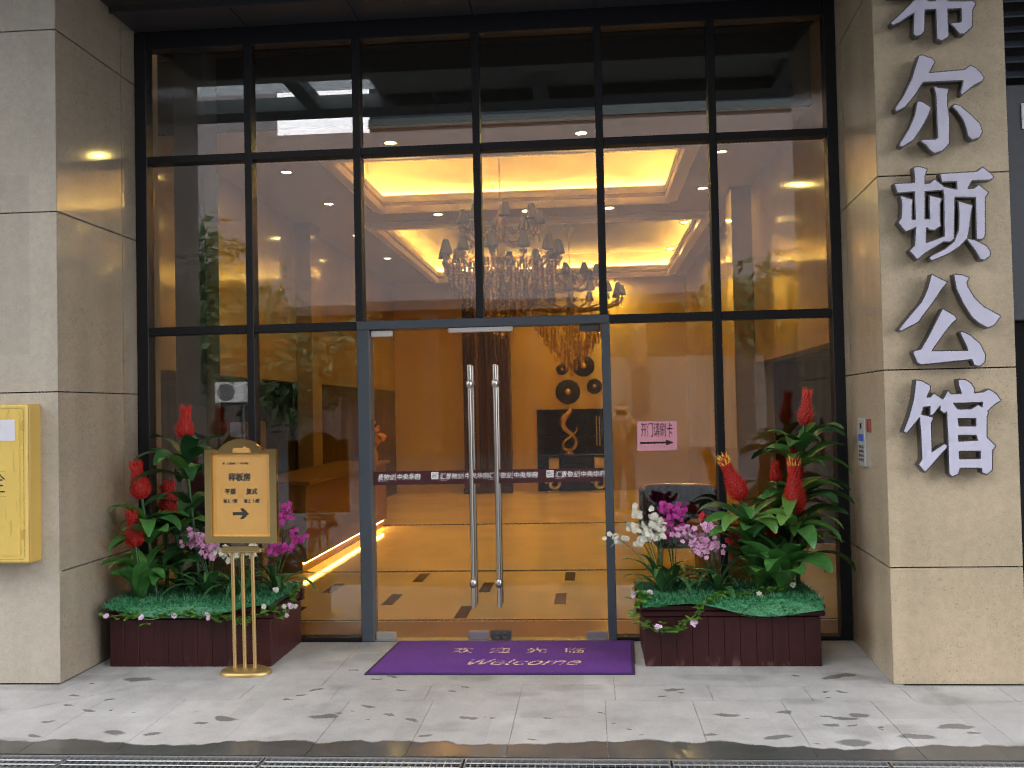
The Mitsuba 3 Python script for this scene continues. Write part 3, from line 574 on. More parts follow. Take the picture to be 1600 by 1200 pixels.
# ------------------------------------------------------------------ yellow box on the left pillar
hb = thing('hydrant_box', 'yellow metal box with black characters on the left pillar', 'hydrant box')
bx0, bx1, bz0, bz1 = -4.33, -3.455, .775, 1.760
yb = YP - .125
obj('body', box(bx0, bx1, yb, YP - .001, bz0, bz1, .006), 'box_side_mat', hb)
obj('door', box(bx0 + .004, bx1 - .004, yb - .022, yb - .0005, bz0 + .004, bz1 - .004, .012), 'box_paint_mat', hb)
rim = sbox(bx0 + .04, bz0 + .045, bx1 - .045, bz1 - .045).buffer(.02)
obj('door_panel', upright(extr(rim.buffer(-.028, join_style=1), .006), 0, yb - .021, 0), 'box_paint_mat', hb)
obj('seam', upright(extr(rim.difference(rim.buffer(-.004)), .0012), 0, yb - .0215, 0), 'seam_mat', hb)
s, w = text_shape('消火栓', .135, .93, gap=1.0, bold=-.004)
obj('lettering', upright(extr(affinity.translate(s, -3.607 - w + .012, 1.222), .0008), 0, yb - .0268, 0), 'black_ink_mat', hb)
obj('rule', upright(extr(unary_union([sbox(-4.15, 1.346, -3.592, 1.349), sbox(-4.15, 1.190, -3.592, 1.193)]), .0008), 0, yb - .0268, 0), 'seam_mat', hb)
for z in (.93, 1.60):
    obj('hinge', tube([(bx1 - .030, yb - .024, z), (bx1 - .030, yb - .024, z + .055)], .006, 8), 'box_side_mat', hb, smooth=40)
s, w = text_shape('消火栓', .020, 1.0, bold=.03)
obj('lettering', upright(extr(affinity.translate(s, -3.633 - w, 1.512), .0008), 0, yb - .0268, 0), 'black_ink_mat', hb)
top('paper_slip', upright(extr(affinity.rotate(sbox(-3.634, 1.535, -3.535, 1.665), 1.0), .0012), 0, yb - .0268, 0), 'white_paper_mat', 'blank white paper slip stuck on the yellow box', 'paper')
# ------------------------------------------------------------------ door mat
mt = thing('door_mat', 'purple welcome mat with pale gold characters before the glass doors', 'mat')
mp = [(-1.449, -.916), (.256, -.914), (.288, -.052), (-1.395, -.052)]
obj('border', prism_xy(Polygon(mp), .0012, .009), 'mat_border', mt)
obj('pile', prism_xy(Polygon(mp).buffer(-.022, join_style=2), .009, .0125), 'mat_pile', mt)
def flat(shape, z): return prism_xy(shape, z, z + .0010)
s, w = text_shape('欢', .15, 1.15, bold=-.0)
for i, ch in enumerate('欢迎光临'):
    s, w = text_shape(ch, .13, 1.0, bold=.012)
    obj('lettering', flat(affinity.translate(s, -.965 + .255 * i, -.40), .0127), 'mat_letter', mt)
t = meshkit.text_mesh('Welcome', .135, .0010)
v = np.asarray(t.vertices); v[:, 0] += .45 * v[:, 1]; v[:, 0] *= .92
t = trimesh.Trimesh(v + [-.86, -.72, .0127], t.faces, process=False)
obj('lettering', t, 'mat_letter', mt)

# ------------------------------------------------------------------ sign stand
sg = thing('sign_stand', 'brass sign stand with an arched top holding a yellow notice, on three poles', 'sign stand')
SY = -.875
base = lathe([(0, 0), (1, 0), (1.0, .012), (.96, .022), (.82, .034), (.2, .040), (0, .040)], n=40)
v = np.asarray(base.vertices) * [.166, .112, 1] + [-2.232, SY, .001]
obj('base', trimesh.Trimesh(v, base.faces, process=False), 'satin_brass_mat', sg, smooth=35)
for x in (-2.303, -2.237, -2.171):
    obj('pole', tube([(x, SY, .036), (x - .008, SY, .782)], .0125, 12), 'satin_brass_mat', sg, smooth=40)
obj('tray', box(-2.372, -2.112, SY - .035, SY + .035, .778, .800, .004), 'satin_brass_mat', sg)
obj('tray_lip', box(-2.36, -2.124, SY - .042, SY - .034, .796, .822, .002), 'brass_mat', sg)
BA = math.radians(-7)
def board(m): return moved(m, -2.245, SY, 0, BA)
oc = [(-.25, .838), (.25, .838), (.25, 1.442), (.165, 1.442)]
for k in range(11):
    a = math.radians(28 + 124 * k / 10); oc.append((.185 * math.cos(a), 1.345 + .165 * math.sin(a)))
oc += [(-.165, 1.442), (-.25, 1.442)]
frame = Polygon(oc).difference(sbox(-.203, .880, .203, 1.418))
fm = upright(extr(frame, .030), 0, .012, 0)
obj('frame', board(fm), 'brass_mat', sg)
obj('back_plate', board(upright(extr(Polygon(oc).buffer(-.004), .006), 0, .0165, 0)), 'brass_mat', sg)
poster = sbox(-.2025, .8805, .2025, 1.4175)
ps = obj('poster', board(upright(extr(poster, .004), 0, .0040, 0)), 'poster_mat', sg)
lw = []
ring = sbox(-.182, .898, .182, 1.398)
lw.append(ring.difference(ring.buffer(-.0022)))
for cx in (-.078, .072):
    r2 = sbox(cx - .055, 1.132, cx + .055, 1.212).buffer(.006)
    lw.append(r2.difference(r2.buffer(-.0016)))
obj('rule', board(upright(extr(unary_union(lw), .0008), 0, -.0004, 0)), 'poster_line_mat', ps)
tx = []
def put(s, cx, z, h, bold, sx=1.0):
    g, w = text_shape(s, h, sx, bold=bold)
    tx.append(affinity.translate(g, cx - w / 2, z))
put('样板房', -.012, 1.243, .046, .05)
put('平层', -.078, 1.155, .034, .05); put('复式', .072, 1.155, .034, .05)
put('请上', -.104, 1.098, .022, .045); put('楼', -.042, 1.098, .022, .045)
put('请上', .040, 1.098, .022, .045); put('楼', .112, 1.098, .022, .045)
tx.append(Polygon([(-.062, 1.016), (.006, 1.016), (-.012, .992), (.012, .992), (.050, 1.026), (.012, 1.060), (-.012, 1.060), (.006, 1.036), (-.062, 1.036)]))
put('汇景物业', -.068, 1.345, .013, .03); put('中央华府', .022, 1.345, .013, .03); put('公馆', .094, 1.345, .013, .03) if False else None
tx.append(sbox(-.130, 1.345, -.116, 1.358)); tx.append(sbox(-.0255, 1.344, -.0242, 1.359))
ms = [upright(extr(unary_union(tx), .0008), 0, -.0004, 0)]
for s, x in (('5', -.0655), ('16', .076)):
    m = meshkit.text_mesh(s, .018, .0008, bold=True); ms.append(upright(m, x, -.0004, 1.099))
obj('lettering', board(cat(ms)), 'black_ink_mat', ps)
torn = Polygon([(-.052, 1.4205), (-.05, 1.447), (-.012, 1.452), (.02, 1.449), (.036, 1.466), (.045, 1.452), (.068, 1.449), (.078, 1.4205)])
obj('torn_paper', board(upright(extr(torn, .0008), 0, -.0185, 0)), 'poster_mat', sg)

# ------------------------------------------------------------------ planters
def planter(x, label):
    p = thing('planter', label, 'planter', 'dark red wooden planters beside the doors')
    w, y0, y1, h = 1.105, -.715, -.045, .312
    n = 11
    for k in range(n):
        a, b = x + w * k / n, x + w * (k + 1) / n
        obj('plank', box(a + .0008, b - .0008, y0 + rng.uniform(-.001, .001), y0 + .02, .002, h, .0022), 'plank_mat', p)
        obj('back_plank', box(a + .001, b - .001, y1 - .02, y1, .002, h, .002), 'plank_mat', p)
    for k in range(6):
        a, b = y0 + .021 + (y1 - y0 - .042) * k / 6, y0 + .021 + (y1 - y0 - .042) * (k + 1) / 6
        obj('side_plank', box(x, x + .02, a + .001, b - .001, .002, h, .002), 'plank_mat', p)
        obj('side_plank', box(x + w - .02, x + w, a + .001, b - .001, .002, h, .002), 'plank_mat', p)
    z = h + .001
    for k in range(2):
        for yy in (y0 + .005, y1 - .042):
            obj('rail', box(x - .03, x + w + .03, yy - .006, yy + .038, z + .001, z + .039, .007), 'plank_mat', p)
        for xx in (x + .004, x + w - .046):
            obj('rail', box(xx, xx + .042, y0 - .05, y1 + .02, z + .024, z + .065 if k else z + .046, .007), 'plank_mat', p) if False else None
        z += .040
    for sx_ in (x - .012, x + w - .03):
        obj('side_rail', box(sx_, sx_ + .042, y0 + .046, y1 - .045, h + .020, h + .062, .007), 'plank_mat', p)
        obj('rail_end', box(x + w + .012 if sx_ > x else x - .046, x + w + .046 if sx_ > x else x - .012, y0 + .15, y0 + .19, h - .01, h + .026, .006), 'plank_mat', p)
    obj('soil', box(x + .022, x + w - .022, y0 + .022, y1 - .022, h - .05, h + .085), 'soil_mat', p)
    return p
PX0, PX1 = .332, -3.222
planter(PX0, 'dark red wooden planter right of the doors, under the white and pink orchids')
planter(PX1, 'dark red wooden planter left of the doors, behind the sign stand')
def turf(x, label, seed):
    r = np.random.default_rng(seed); n = 6500
    y0 = -.765
    px, py = r.uniform(x - .02, x + 1.125, n), r.uniform(y0, -.06, n)
    wav = .012 * np.sin(px * 9 + seed) + .010 * np.sin(px * 23 + 2)
    py = np.where(py < -.70, py + wav, py)
    sag = np.clip((-.71 - py) / .05, 0, 1)
    z0 = .416 - .05 * sag * (1 + .8 * np.sin(px * 5.1 + 1 + seed)) + .006 * np.sin(px * 11) 
    edge = np.clip((-.725 - py) / .03, 0, 1); L = r.uniform(.022, .042, n) * (1 + .5 * edge); az = r.uniform(0, 2 * np.pi, n); tl = r.uniform(.2, 1.1, n) + .5 * edge
    d = np.stack([np.cos(az) * np.sin(tl), np.sin(az) * np.sin(tl) - .5 * sag, np.cos(tl)], 1)
    s = np.stack([-np.sin(az), np.cos(az), az * 0], 1) * .0032
    b = np.stack([px, py, z0], 1)
    v = np.stack([b - s, b + s, b + d * L[:, None] * .6 + s * .8, b + d * L[:, None]], 1).reshape(-1, 3)
    i = np.arange(n)[:, None] * 4
    f = np.vstack([i + [0, 1, 2], i + [0, 2, 3]])
    gx_, gy_ = np.linspace(x - .015, x + 1.12, 60), np.linspace(y0 + .004, -.06, 20)
    X, Y = np.meshgrid(gx_, gy_); S = np.clip((-.71 - Y) / .05, 0, 1)
    Z = .417 - .05 * S * (1 + .8 * np.sin(X * 5.1 + 1 + seed)) + .006 * np.sin(X * 11)
    gv = np.stack([X, Y, Z], -1).reshape(-1, 3); a, b2 = np.meshgrid(np.arange(19), np.arange(59), indexing='ij')
    q = np.stack([a * 60 + b2, a * 60 + b2 + 1, a * 60 + b2 + 61, a * 60 + b2 + 60], -1).reshape(-1, 4)
    top('artificial_turf', cat([trimesh.Trimesh(v, f, process=False), trimesh.Trimesh(gv, np.vstack([q[:, :3], q[:, [0, 2, 3]]]), process=False)]), 'turf_mat', label, 'artificial grass', kind='stuff')
turf(PX0, 'green plastic turf mat draped over the right planter', 1)
turf(PX1, 'green plastic turf mat draped over the left planter', 2)

# ------------------------------------------------------------------ plants
def leaf(base, az, el, L, W, droop, n=9, fold=.22, tip=.0, twist=0.0, wpow=.75):
    p = np.array(base, float); pts = [p.copy()]; e = el
    ds = []
    for k in range(n):
        d = np.array([math.cos(az) * math.cos(e), math.sin(az) * math.cos(e), math.sin(e)])
        ds.append(d); p = p + d * L / n; pts.append(p.copy()); e -= droop / n * (.5 + 1.0 * k / n)
    pts = np.array(pts); ds.append(ds[-1]); v = []
    for k, (q, d) in enumerate(zip(pts, ds)):
        t = k / n
        w = W * (math.sin(math.pi * min(1, (t * .93 + .05))) ** wpow) * .5
        side = np.array([-math.sin(az), math.cos(az), 0.0]); nor = np.cross(d, side); nor = nor / np.linalg.norm(nor)
        if nor[2] < 0: nor = -nor
        tw = twist * t; sd = side * math.cos(tw) + nor * math.sin(tw)
        rip = .05 * math.sin(9 * t + az * 5)
        v += [q - sd * w + nor * w * (fold + rip), q - sd * w * .5 + nor * w * fold * .4, q, q + sd * w * .5 + nor * w * fold * .4, q + sd * w + nor * w * (fold - rip)]
    f = []
    for k in range(n):
        for j in range(4):
            a = k * 5 + j; f += [[a, a + 1, a + 6], [a, a + 6, a + 5]]
    return trimesh.Trimesh(np.array(v), np.array(f), process=False)

def spike(b, t, R, seed, tips):
    """cone shaped flower head from b to t: a full belly, a neck and a flared crown, all covered in pointed bracts"""
    r = random.Random(seed); b, t = np.array(b, float), np.array(t, float)
    H = np.linalg.norm(t - b); ax = (t - b) / H
    u = np.cross(ax, [0, 1, 0]); u /= np.linalg.norm(u); w = np.cross(ax, u)
    prof = [(0, .35), (.06, .70), (.16, .98), (.28, 1.0), (.42, .86), (.55, .62), (.66, .50), (.78, .52), (.88, .60), (.95, .50), (1.0, .25)]
    pt, pr_r = [a for a, _ in prof], [c for _, c in prof]
    R *= 1.04; R_at = lambda s: R * np.interp(s, pt, pr_r)
    core = tube([b + ax * H * s for s in np.linspace(0, 1, 14)], [R_at(s) * .86 for s in np.linspace(0, 1, 14)], 12)
    red, yel = [], []
    rows = max(9, int(H / .018))
    for i in range(rows):
        s = (i + .3) / rows; k = max(7, int(2 * math.pi * R_at(s) / .0185))
        for j in range(k):
            a = 2 * math.pi * (j + .5 * (i % 2)) / k + r.uniform(-.12, .12)
            o = u * math.cos(a) + w * math.sin(a); sd = -u * math.sin(a) + w * math.cos(a)
            c = b + ax * H * s + o * R_at(s) * .84
            up = .55 + .75 * s
            d = o * (1.15 - .65 * s) + ax * up; d /= np.linalg.norm(d)
            ln = r.uniform(.024, .034) * (1 + .45 * (s > .8)); hw = .0075
            nrm = np.cross(sd, d)
            v = np.array([c - sd * hw - d * .004, c + sd * hw - d * .004, c + nrm * .0055 + d * .004, c + d * ln, c - nrm * .003])
            f = np.array([[0, 2, 3], [2, 1, 3], [1, 4, 3], [4, 0, 3]])
            (yel if tips and s > .84 and r.random() < .75 else red).append(trimesh.Trimesh(v, f, process=False))
    return core, cat(red), (cat(yel) if yel else None)

def bromeliad(label, foot, b, t, R, whorls, seed, tips=False, mat='spike_mat', lmat='leaf_mat', Ls=(.25, .35), Ws=(.085, .12)):
    r = random.Random(seed)
    k = thing('flowering_plant', label, 'plant', 'artificial red flowering plants in the planters')
    foot, b3 = np.array(foot, float), np.array(b, float)
    pts = smooth_curve([foot, foot * .6 + b3 * .4 + [0.0, .01, 0], b3 * .9 + foot * .1, b3 + (np.array(t) - b3) * .1], 12)
    obj('stem', tube(pts, np.linspace(.016, .011, 12), 8), 'leaf_dark_mat', k, smooth=True)
    core, red, yel = spike(b, t, R, seed, tips)
    obj('flower_core', core, 'spike_core_mat', k, smooth=True)
    obj('flower_head', red, mat, k)
    if yel is not None: obj('flower_tips', yel, 'spike_tip_mat', k)
    n = 0
    for (s, cnt, el, dr_, sc) in whorls:
        c = pts[min(11, int(round(s * 11)))]
        for j in range(cnt):
            az = 2 * math.pi * (j + r.uniform(-.25, .25)) / cnt + seed
            L = r.uniform(*Ls) * sc
            # leaves that would run into the glass or the stone are shorter
            ex, ey = c[0] + math.cos(az) * L, c[1] + math.sin(az) * L
            if ey > -.06: L *= max(.35, (-.06 - c[1]) / (ey - c[1] + 1e-6)) if c[1] < -.06 else .35
            if ex < XL + .03: L *= max(.4, (c[0] - XL - .03) / (c[0] - ex))
            obj('leaf', leaf(c + np.array([math.cos(az), math.sin(az), 0]) * .008, az, el + .30 + r.uniform(-.35, .30), L * 1.08, r.uniform(*Ws) * (.75 + .25 * sc), dr_ + .25 + r.uniform(-.3, .6), twist=r.uniform(-.7, .7)), r.choice([lmat, lmat, lmat, 'leaf_dark_mat', 'leaf_light_mat']), k, smooth=True)
            n += 1
    return k
UPW = (.86, 9, .95, 1.3, 1.0)
MID = (.62, 8, .6, 1.25, 1.05)
LOW = (.32, 7, .75, 1.2, 1.1)
BOT = (.05, 6, 1.0, 1.1, 1.15)
bromeliad('tallest red flowering plant in the right planter, coral red head by the pillar', (1.30, -.28, .38), (1.463, -.30, 1.515), (1.491, -.30, 1.745), .047, [(.86, 11, .65, 1.5, 1.1), (.74, 9, .5, 1.3, 1.15), (.58, 8, .3, 1.2, 1.15), (.3, 6, .5, 1.1, 1.1)], 21, False, 'spike_coral_mat')
bromeliad('red flowering plant leaning left in the right planter, head tipped yellow', (1.13, -.42, .38), (1.011, -.45, 1.03), (.885, -.47, 1.316), .064, [(.76, 9, .5, 1.4, 1.1), (.55, 9, .5, 1.2, 1.15), (.25, 7, .7, 1.2, 1.1), (.05, 6, .9, 1.1, 1.1)], 22, True)
bromeliad('red flowering plant with yellow tips at the front middle of the right planter', (1.235, -.52, .38), (1.345, -.50, .94), (1.343, -.50, 1.305), .066, [(.72, 8, .35, 1.4, 1.1), (.40, 9, .6, 1.1, 1.2), (.12, 8, 1.0, .9, 1.25)], 23, True, Ws=(.11, .15))
bromeliad('red flowering plant half hidden behind the yellow tipped head, right planter', (1.40, -.26, .38), (1.415, -.27, 1.15), (1.400, -.27, 1.37), .045, [(.74, 8, .6, 1.4, 1.1), (.5, 9, .4, 1.3, 1.2), (.25, 7, .5, 1.3, 1.2)], 24, False, lmat='leaf_dark_mat')
bromeliad('small red flower head seen between leaves behind the right planter flowers', (1.25, -.20, .38), (1.285, -.20, 1.13), (1.277, -.20, 1.25), .036, [(.7, 6, .5, 1.2, .8)], 25, False, lmat='leaf_dark_mat')
bromeliad('dark red flower head low among the leaves of the right planter', (1.20, -.33, .38), (1.225, -.35, .735), (1.215, -.35, .94), .042, [(.6, 6, .7, 1.3, .9)], 26, False, lmat='leaf_dark_mat')
bromeliad('tallest red flowering plant in the left planter, beside the sign stand top', (-2.78, -.28, .38), (-2.870, -.30, 1.505), (-2.858, -.30, 1.728), .058, [(.84, 9, .6, 1.5, 1.15), (.70, 9, .45, 1.3, 1.15), (.55, 8, .3, 1.2, 1.15), (.3, 7, .4, 1.2, 1.1)], 31, False, lmat='leaf_dark_mat')
bromeliad('red flowering plant against the left stone reveal, second highest head', (-3.02, -.44, .38), (-3.115, -.45, 1.095), (-3.154, -.46, 1.346), .066, [(.76, 8, .5, 1.4, 1.1), (.5, 9, .5, 1.2, 1.1), (.2, 7, .7, 1.1, 1.1)], 32, False)
bromeliad('red flowering plant in the left planter, head just left of the sign stand', (-2.90, -.28, .38), (-2.952, -.30, .955), (-2.985, -.30, 1.20), .055, [(.70, 9, .5, 1.3, 1.1), (.4, 8, .5, 1.2, 1.1), (.1, 7, .8, 1.2, 1.1)], 33, False, lmat='leaf_dark_mat')
bromeliad('red flower head just behind its neighbour in the left planter', (-3.05, -.22, .38), (-3.041, -.24, .98), (-3.058, -.24, 1.17), .042, [(.7, 6, .5, 1.3, .9)], 34, False, lmat='leaf_dark_mat')
bromeliad('lowest red flowering plant at the front left of the left planter', (-3.07, -.57, .38), (-3.116, -.55, .775), (-3.145, -.55, 1.022), .060, [(.55, 6, .35, 1.4, .9), (.06, 9, 1.05, 1.0, 1.25)], 35, False)

def flower(c, r, R):
    """one small five petalled flower"""
    n = np.array([r.gauss(0, .5), r.gauss(-.75, .35), r.gauss(.35, .4)]); n /= np.linalg.norm(n)
    a = np.cross(n, [0, 0, 1.0]); a /= np.linalg.norm(a); b = np.cross(n, a); v, f = [], []
    ph = r.uniform(0, 6)
    for k in range(5):
        g = ph + 2 * math.pi * k / 5
        d = a * math.cos(g) + b * math.sin(g); s = -a * math.sin(g) + b * math.cos(g); m = len(v)
        v += [c, c + d * R * .55 + s * R * .42 + n * R * .10, c + d * R + n * R * r.uniform(-.15, .2), c + d * R * .55 - s * R * .42 + n * R * .10, c + d * R * .5 + n * R * .25]
        f += [[m, m + 1, m + 4], [m + 1, m + 2, m + 4], [m + 2, m + 3, m + 4], [m + 3, m, m + 4]]
    m = len(v); v += [c + n * R * .3, c + a * R * .16, c - a * R * .08 + b * R * .14, c - a * R * .08 - b * R * .14]
    f += [[m, m + 1, m + 2], [m, m + 2, m + 3], [m, m + 3, m + 1]]
    return trimesh.Trimesh(np.array(v), np.array(f), process=False)

def orchid(label, foot, sprays, seed, nl=15, grp='artificial orchids in the planters'):
    r = random.Random(seed); k = thing('orchid_plant', label, 'plant', grp)
    foot = np.array(foot, float)
    for j in range(nl):
        az = 2 * math.pi * (j + r.uniform(-.3, .3)) / nl
        L = r.uniform(.30, .48)
        if math.sin(az) > .2: L *= .6
        obj('leaf', leaf(foot + [0, 0, -.01], az, r.uniform(.85, 1.35), L, r.uniform(.034, .050), r.uniform(1.2, 2.6), n=10, fold=.3, wpow=.55), 'strap_leaf_mat' if r.random() < .6 else 'leaf_dark_mat', k, smooth=True)
    for (c, mat, n, sx_, sz_) in sprays:
        c = np.array(c, float)
        pts = smooth_curve([foot, foot * .5 + c * .5 + [0, 0, .06], c], 10)
        obj('flower_stem', tube(pts, .003, 5), 'strap_leaf_mat', k, smooth=True)
        fl = [flower(c + np.array([r.gauss(0, sx_ * 1.25), r.gauss(0, .028), r.gauss(0, sz_ * 1.25)]), r, r.uniform(.018, .026)) for _ in range(int(n * 1.2))]
        obj('blossoms', cat(fl), mat, k)
W_, P_, M_, R_ = 'petal_white_mat', 'petal_pink_mat', 'petal_magenta_mat', 'petal_red_mat'
orchid('white orchids with strap leaves at the left end of the right planter', (.47, -.46, .41), [((.302, -.5, .955), W_, 12, .012, .03), ((.416, -.5, .945), W_, 14, .018, .026), ((.37, -.52, .845), W_, 20, .03, .022), ((.46, -.5, .825), W_, 16, .025, .02), ((.187, -.5, .785), W_, 14, .026, .012), ((.335, -.53, .775), W_, 12, .02, .018), ((.285, -.5, .86), W_, 9, .016, .014), ((.44, -.5, .89), W_, 12, .02, .02)], 41)
orchid('magenta orchids behind the white ones in the right planter', (.56, -.30, .41), [((.548, -.40, .95), M_, 22, .022, .03), ((.489, -.40, .965), M_, 12, .016, .02), ((.535, -.40, .865), M_, 20, .022, .03), ((.600, -.40, .93), M_, 14, .02, .03), ((.50, -.4, .80), M_, 8, .02, .02)], 42, 8)
orchid('pale pink orchids in the middle of the right planter', (.835, -.46, .41), [((.623, -.5, .83), P_, 22, .03, .02), ((.775, -.5, .862), P_, 15, .024, .016), ((.787, -.52, .735), P_, 30, .027, .027), ((.685, -.5, .765), P_, 12, .022, .014), ((.71, -.5, .70), P_, 8, .016, .012)], 43)
orchid('small red blossoms behind the pink orchids of the right planter', (.86, -.28, .41), [((.774, -.3, .90), R_, 10, .02, .014), ((.80, -.28, .87), R_, 5, .014, .012), ((.964, -.3, .765), R_, 7, .018, .01)], 44, 6)
orchid('pale pink orchids left of the sign stand in the left planter', (-2.62, -.46, .41), [((-2.752, -.5, .805), P_, 14, .024, .016), ((-2.700, -.5, .832), P_, 18, .026, .016), ((-2.716, -.5, .783), P_, 14, .022, .014), ((-2.630, -.5, .765), P_, 20, .026, .018), ((-2.59, -.5, .712), P_, 10, .02, .014)], 45)
orchid('white orchids behind the poles of the sign stand, left planter', (-2.42, -.46, .41), [((-2.545, -.45, .725), W_, 16, .022, .014), ((-2.51, -.45, .70), W_, 10, .016, .012), ((-2.430, -.45, .715), W_, 10, .016, .014), ((-2.345, -.45, .72), W_, 16, .024, .02)], 46, 16)
orchid('magenta orchids right of the sign stand in the left planter', (-2.20, -.36, .41), [((-2.092, -.40, .935), M_, 14, .018, .04), ((-2.030, -.40, .81), M_, 16, .026, .018), ((-2.115, -.40, .74), M_, 12, .022, .014), ((-2.186, -.40, .73), M_, 12, .02, .014), ((-2.146, -.40, .97), M_, 8, .012, .03)], 47, 16)

# flower garlands
def garland(label, pts, flowers, seed):
    r = random.Random(seed); k = thing('flower_garland', label, 'garland', 'green flower garlands on the planters')
    c = smooth_curve(pts, 60)
    obj('vine', tube(c, .003, 5), 'ivy_mat', k, smooth=True)
    lv = []
    for q in c:
        for _ in range(2):
            if r.random() < .35: continue
            az = r.uniform(-2.9, -.2); o = q + [r.gauss(0, .014), r.gauss(-.006, .008), r.gauss(0, .012)]
            for m in (-1, 0, 1):
                lv.append(leaf(o, az + m * .95, r.uniform(-.1, .9), r.uniform(.034, .052), r.uniform(.030, .042), .6, n=3, fold=.15))
    obj('foliage', cat(lv), 'ivy_mat', k, smooth=True, stuff=True)
    for p, m in flowers:
        fl = [flower(np.array(p) + [r.gauss(0, .006), -.004, r.gauss(0, .006)], r, .017) for _ in range(5)]
        obj('blossom', cat(fl), m, k)
garland('ivy garland with pink buds hanging from the left corner of the right planter', [(.25, -.60, .435), (.285, -.755, .405), (.262, -.772, .36), (.281, -.765, .312), (.341, -.76, .272), (.421, -.765, .243), (.481, -.765, .260), (.541, -.765, .240), (.583, -.765, .292), (.644, -.765, .332), (.686, -.78, .39), (.745, -.72, .418), (.848, -.62, .425), (.971, -.58, .43), (1.094, -.57, .44), (1.277, -.52, .465)], [((.412, -.785, .263), 'bud_mat'), ((.634, -.785, .294), 'bud_mat'), ((.84, -.64, .425), W_), ((1.085, -.60, .435), W_), ((1.306, -.55, .485), W_), ((.271, -.62, .445), 'bud_mat'), ((.375, -.60, .45), 'bud_mat')], 51)
garland('ivy garland with mauve buds along the front rail of the left planter', [(-3.235, -.765, .335), (-3.138, -.765, .352), (-3.05, -.765, .352), (-2.94, -.765, .325), (-2.809, -.765, .345), (-2.699, -.765, .362), (-2.591, -.765, .352), (-2.482, -.765, .331), (-2.374, -.765, .339), (-2.300, -.77, .290), (-2.202, -.765, .34), (-2.13, -.76, .375), (-2.085, -.70, .36), (-2.075, -.52, .30), (-2.078, -.36, .36), (-2.09, -.25, .43)], [((-3.207, -.785, .354), 'bud_mat'), ((-2.966, -.785, .340), 'bud_mat'), ((-2.743, -.785, .362), 'bud_mat'), ((-2.517, -.785, .351), 'bud_mat'), ((-2.15, -.76, .405), W_), ((-2.06, -.60, .375), W_), ((-2.06, -.48, .35), 'bud_mat'), ((-2.06, -.55, .30), 'bud_mat'), ((-2.06, -.38, .33), W_), ((-2.12, -.60, .485), W_)], 52)
# ------------------------------------------------------------------ lobby
LX0, LX1, LY1, LZ, LB = -3.95, 2.02, 12.6, 4.30, 1.65
fl = top('lobby_floor', box(LX0 - 1.5, LX1 + 1.5, .075, LY1 + .2, -.10, -.003), 'lobby_floor_mat', 'glossy beige marble lobby floor behind the doors', None, kind='structure')
obj('threshold_band', box(LX0, LX1, .09, .62, -.02, -.0005), 'threshold_mat', fl)
for y, w in ((2.96, .07), (7.02, .10), (.66, .035)):
    obj('dark_band', box(LX0, LX1, y, y + w, -.02, -.0008), 'floor_band_mat', fl)
for x, y in ((-1.70, 2.38), (-1.77, 1.28), (-1.06, .74), (-.985, 1.84), (-.275, 1.28), (-.21, 2.40), (.45, 1.84), (.50, .74), (-2.45, 1.84), (-2.5, .74), (1.2, 1.28)):
    obj('inset_tile', box(x - .05, x + .05, y, y + .48, -.02, -.0006), 'floor_band_mat', fl)
wl = top('lobby_wall', cat([box(LX0 - .2, LX0, 0, LY1, 2.10, 5.0), box(LX0 - .2, LX0, 0, .8, 0, 2.10), box(LX0, XL + .05, .09, .25, 0, 5.0)]), 'wall_marble_mat', 'polished orange lit marble wall on the left side of the lobby', None, kind='structure')
wr = top('lobby_wall', cat([box(LX1, LX1 + .2, 0, LY1, 2.16, 5.0), box(LX1, LX1 + .2, 0, .8, 0, 2.16), box(LX1, LX1 + .2, 4.7, LY1, 0, 2.16), box(XR1 - .02, LX1, .09, .25, 0, 5.0)]), 'wall_marble_mat', 'polished marble wall on the right side of the lobby', None, kind='structure')
top('lobby_wainscot', box(LX0 - .2, LX0, 6.40, LY1, 0, 2.098), 'dark_wood_mat', 'dark wood wainscot on the far left lobby wall', None, kind='structure')
top('lobby_passage', cat([box(LX0 - 1.5, LX0 - 1.45, .8, 6.4, 0, 2.1), box(LX0 - 1.5, LX0 - .2, .75, .8, 0, 2.1), box(LX0 - 1.5, LX0 - .205, 6.4, 6.45, 0, 2.1), box(LX0 - 1.5, LX0 - .2, .75, 6.45, 2.1, 2.15)]), 'dark_wood_mat', 'dark side passage of the lobby on the left', None, kind='structure')
top('lobby_passage', cat([box(LX1 + 1.45, LX1 + 1.5, .8, 4.7, 0, 2.16), box(LX1 + .2, LX1 + 1.5, .75, .8, 0, 2.16), box(LX1 + .2, LX1 + 1.5, 4.7, 4.75, 0, 2.16), box(LX1 + .2, LX1 + 1.5, .75, 4.75, 2.16, 2.2)]), 'dark_wood_mat', 'dark side passage of the lobby on the right', None, kind='structure')
top('lobby_wall', box(LX0 - .2, LX1 + .2, LY1, LY1 + .2, 0, 5.0), 'back_wall_mat', 'warm yellow back wall of the lobby', None, kind='structure')
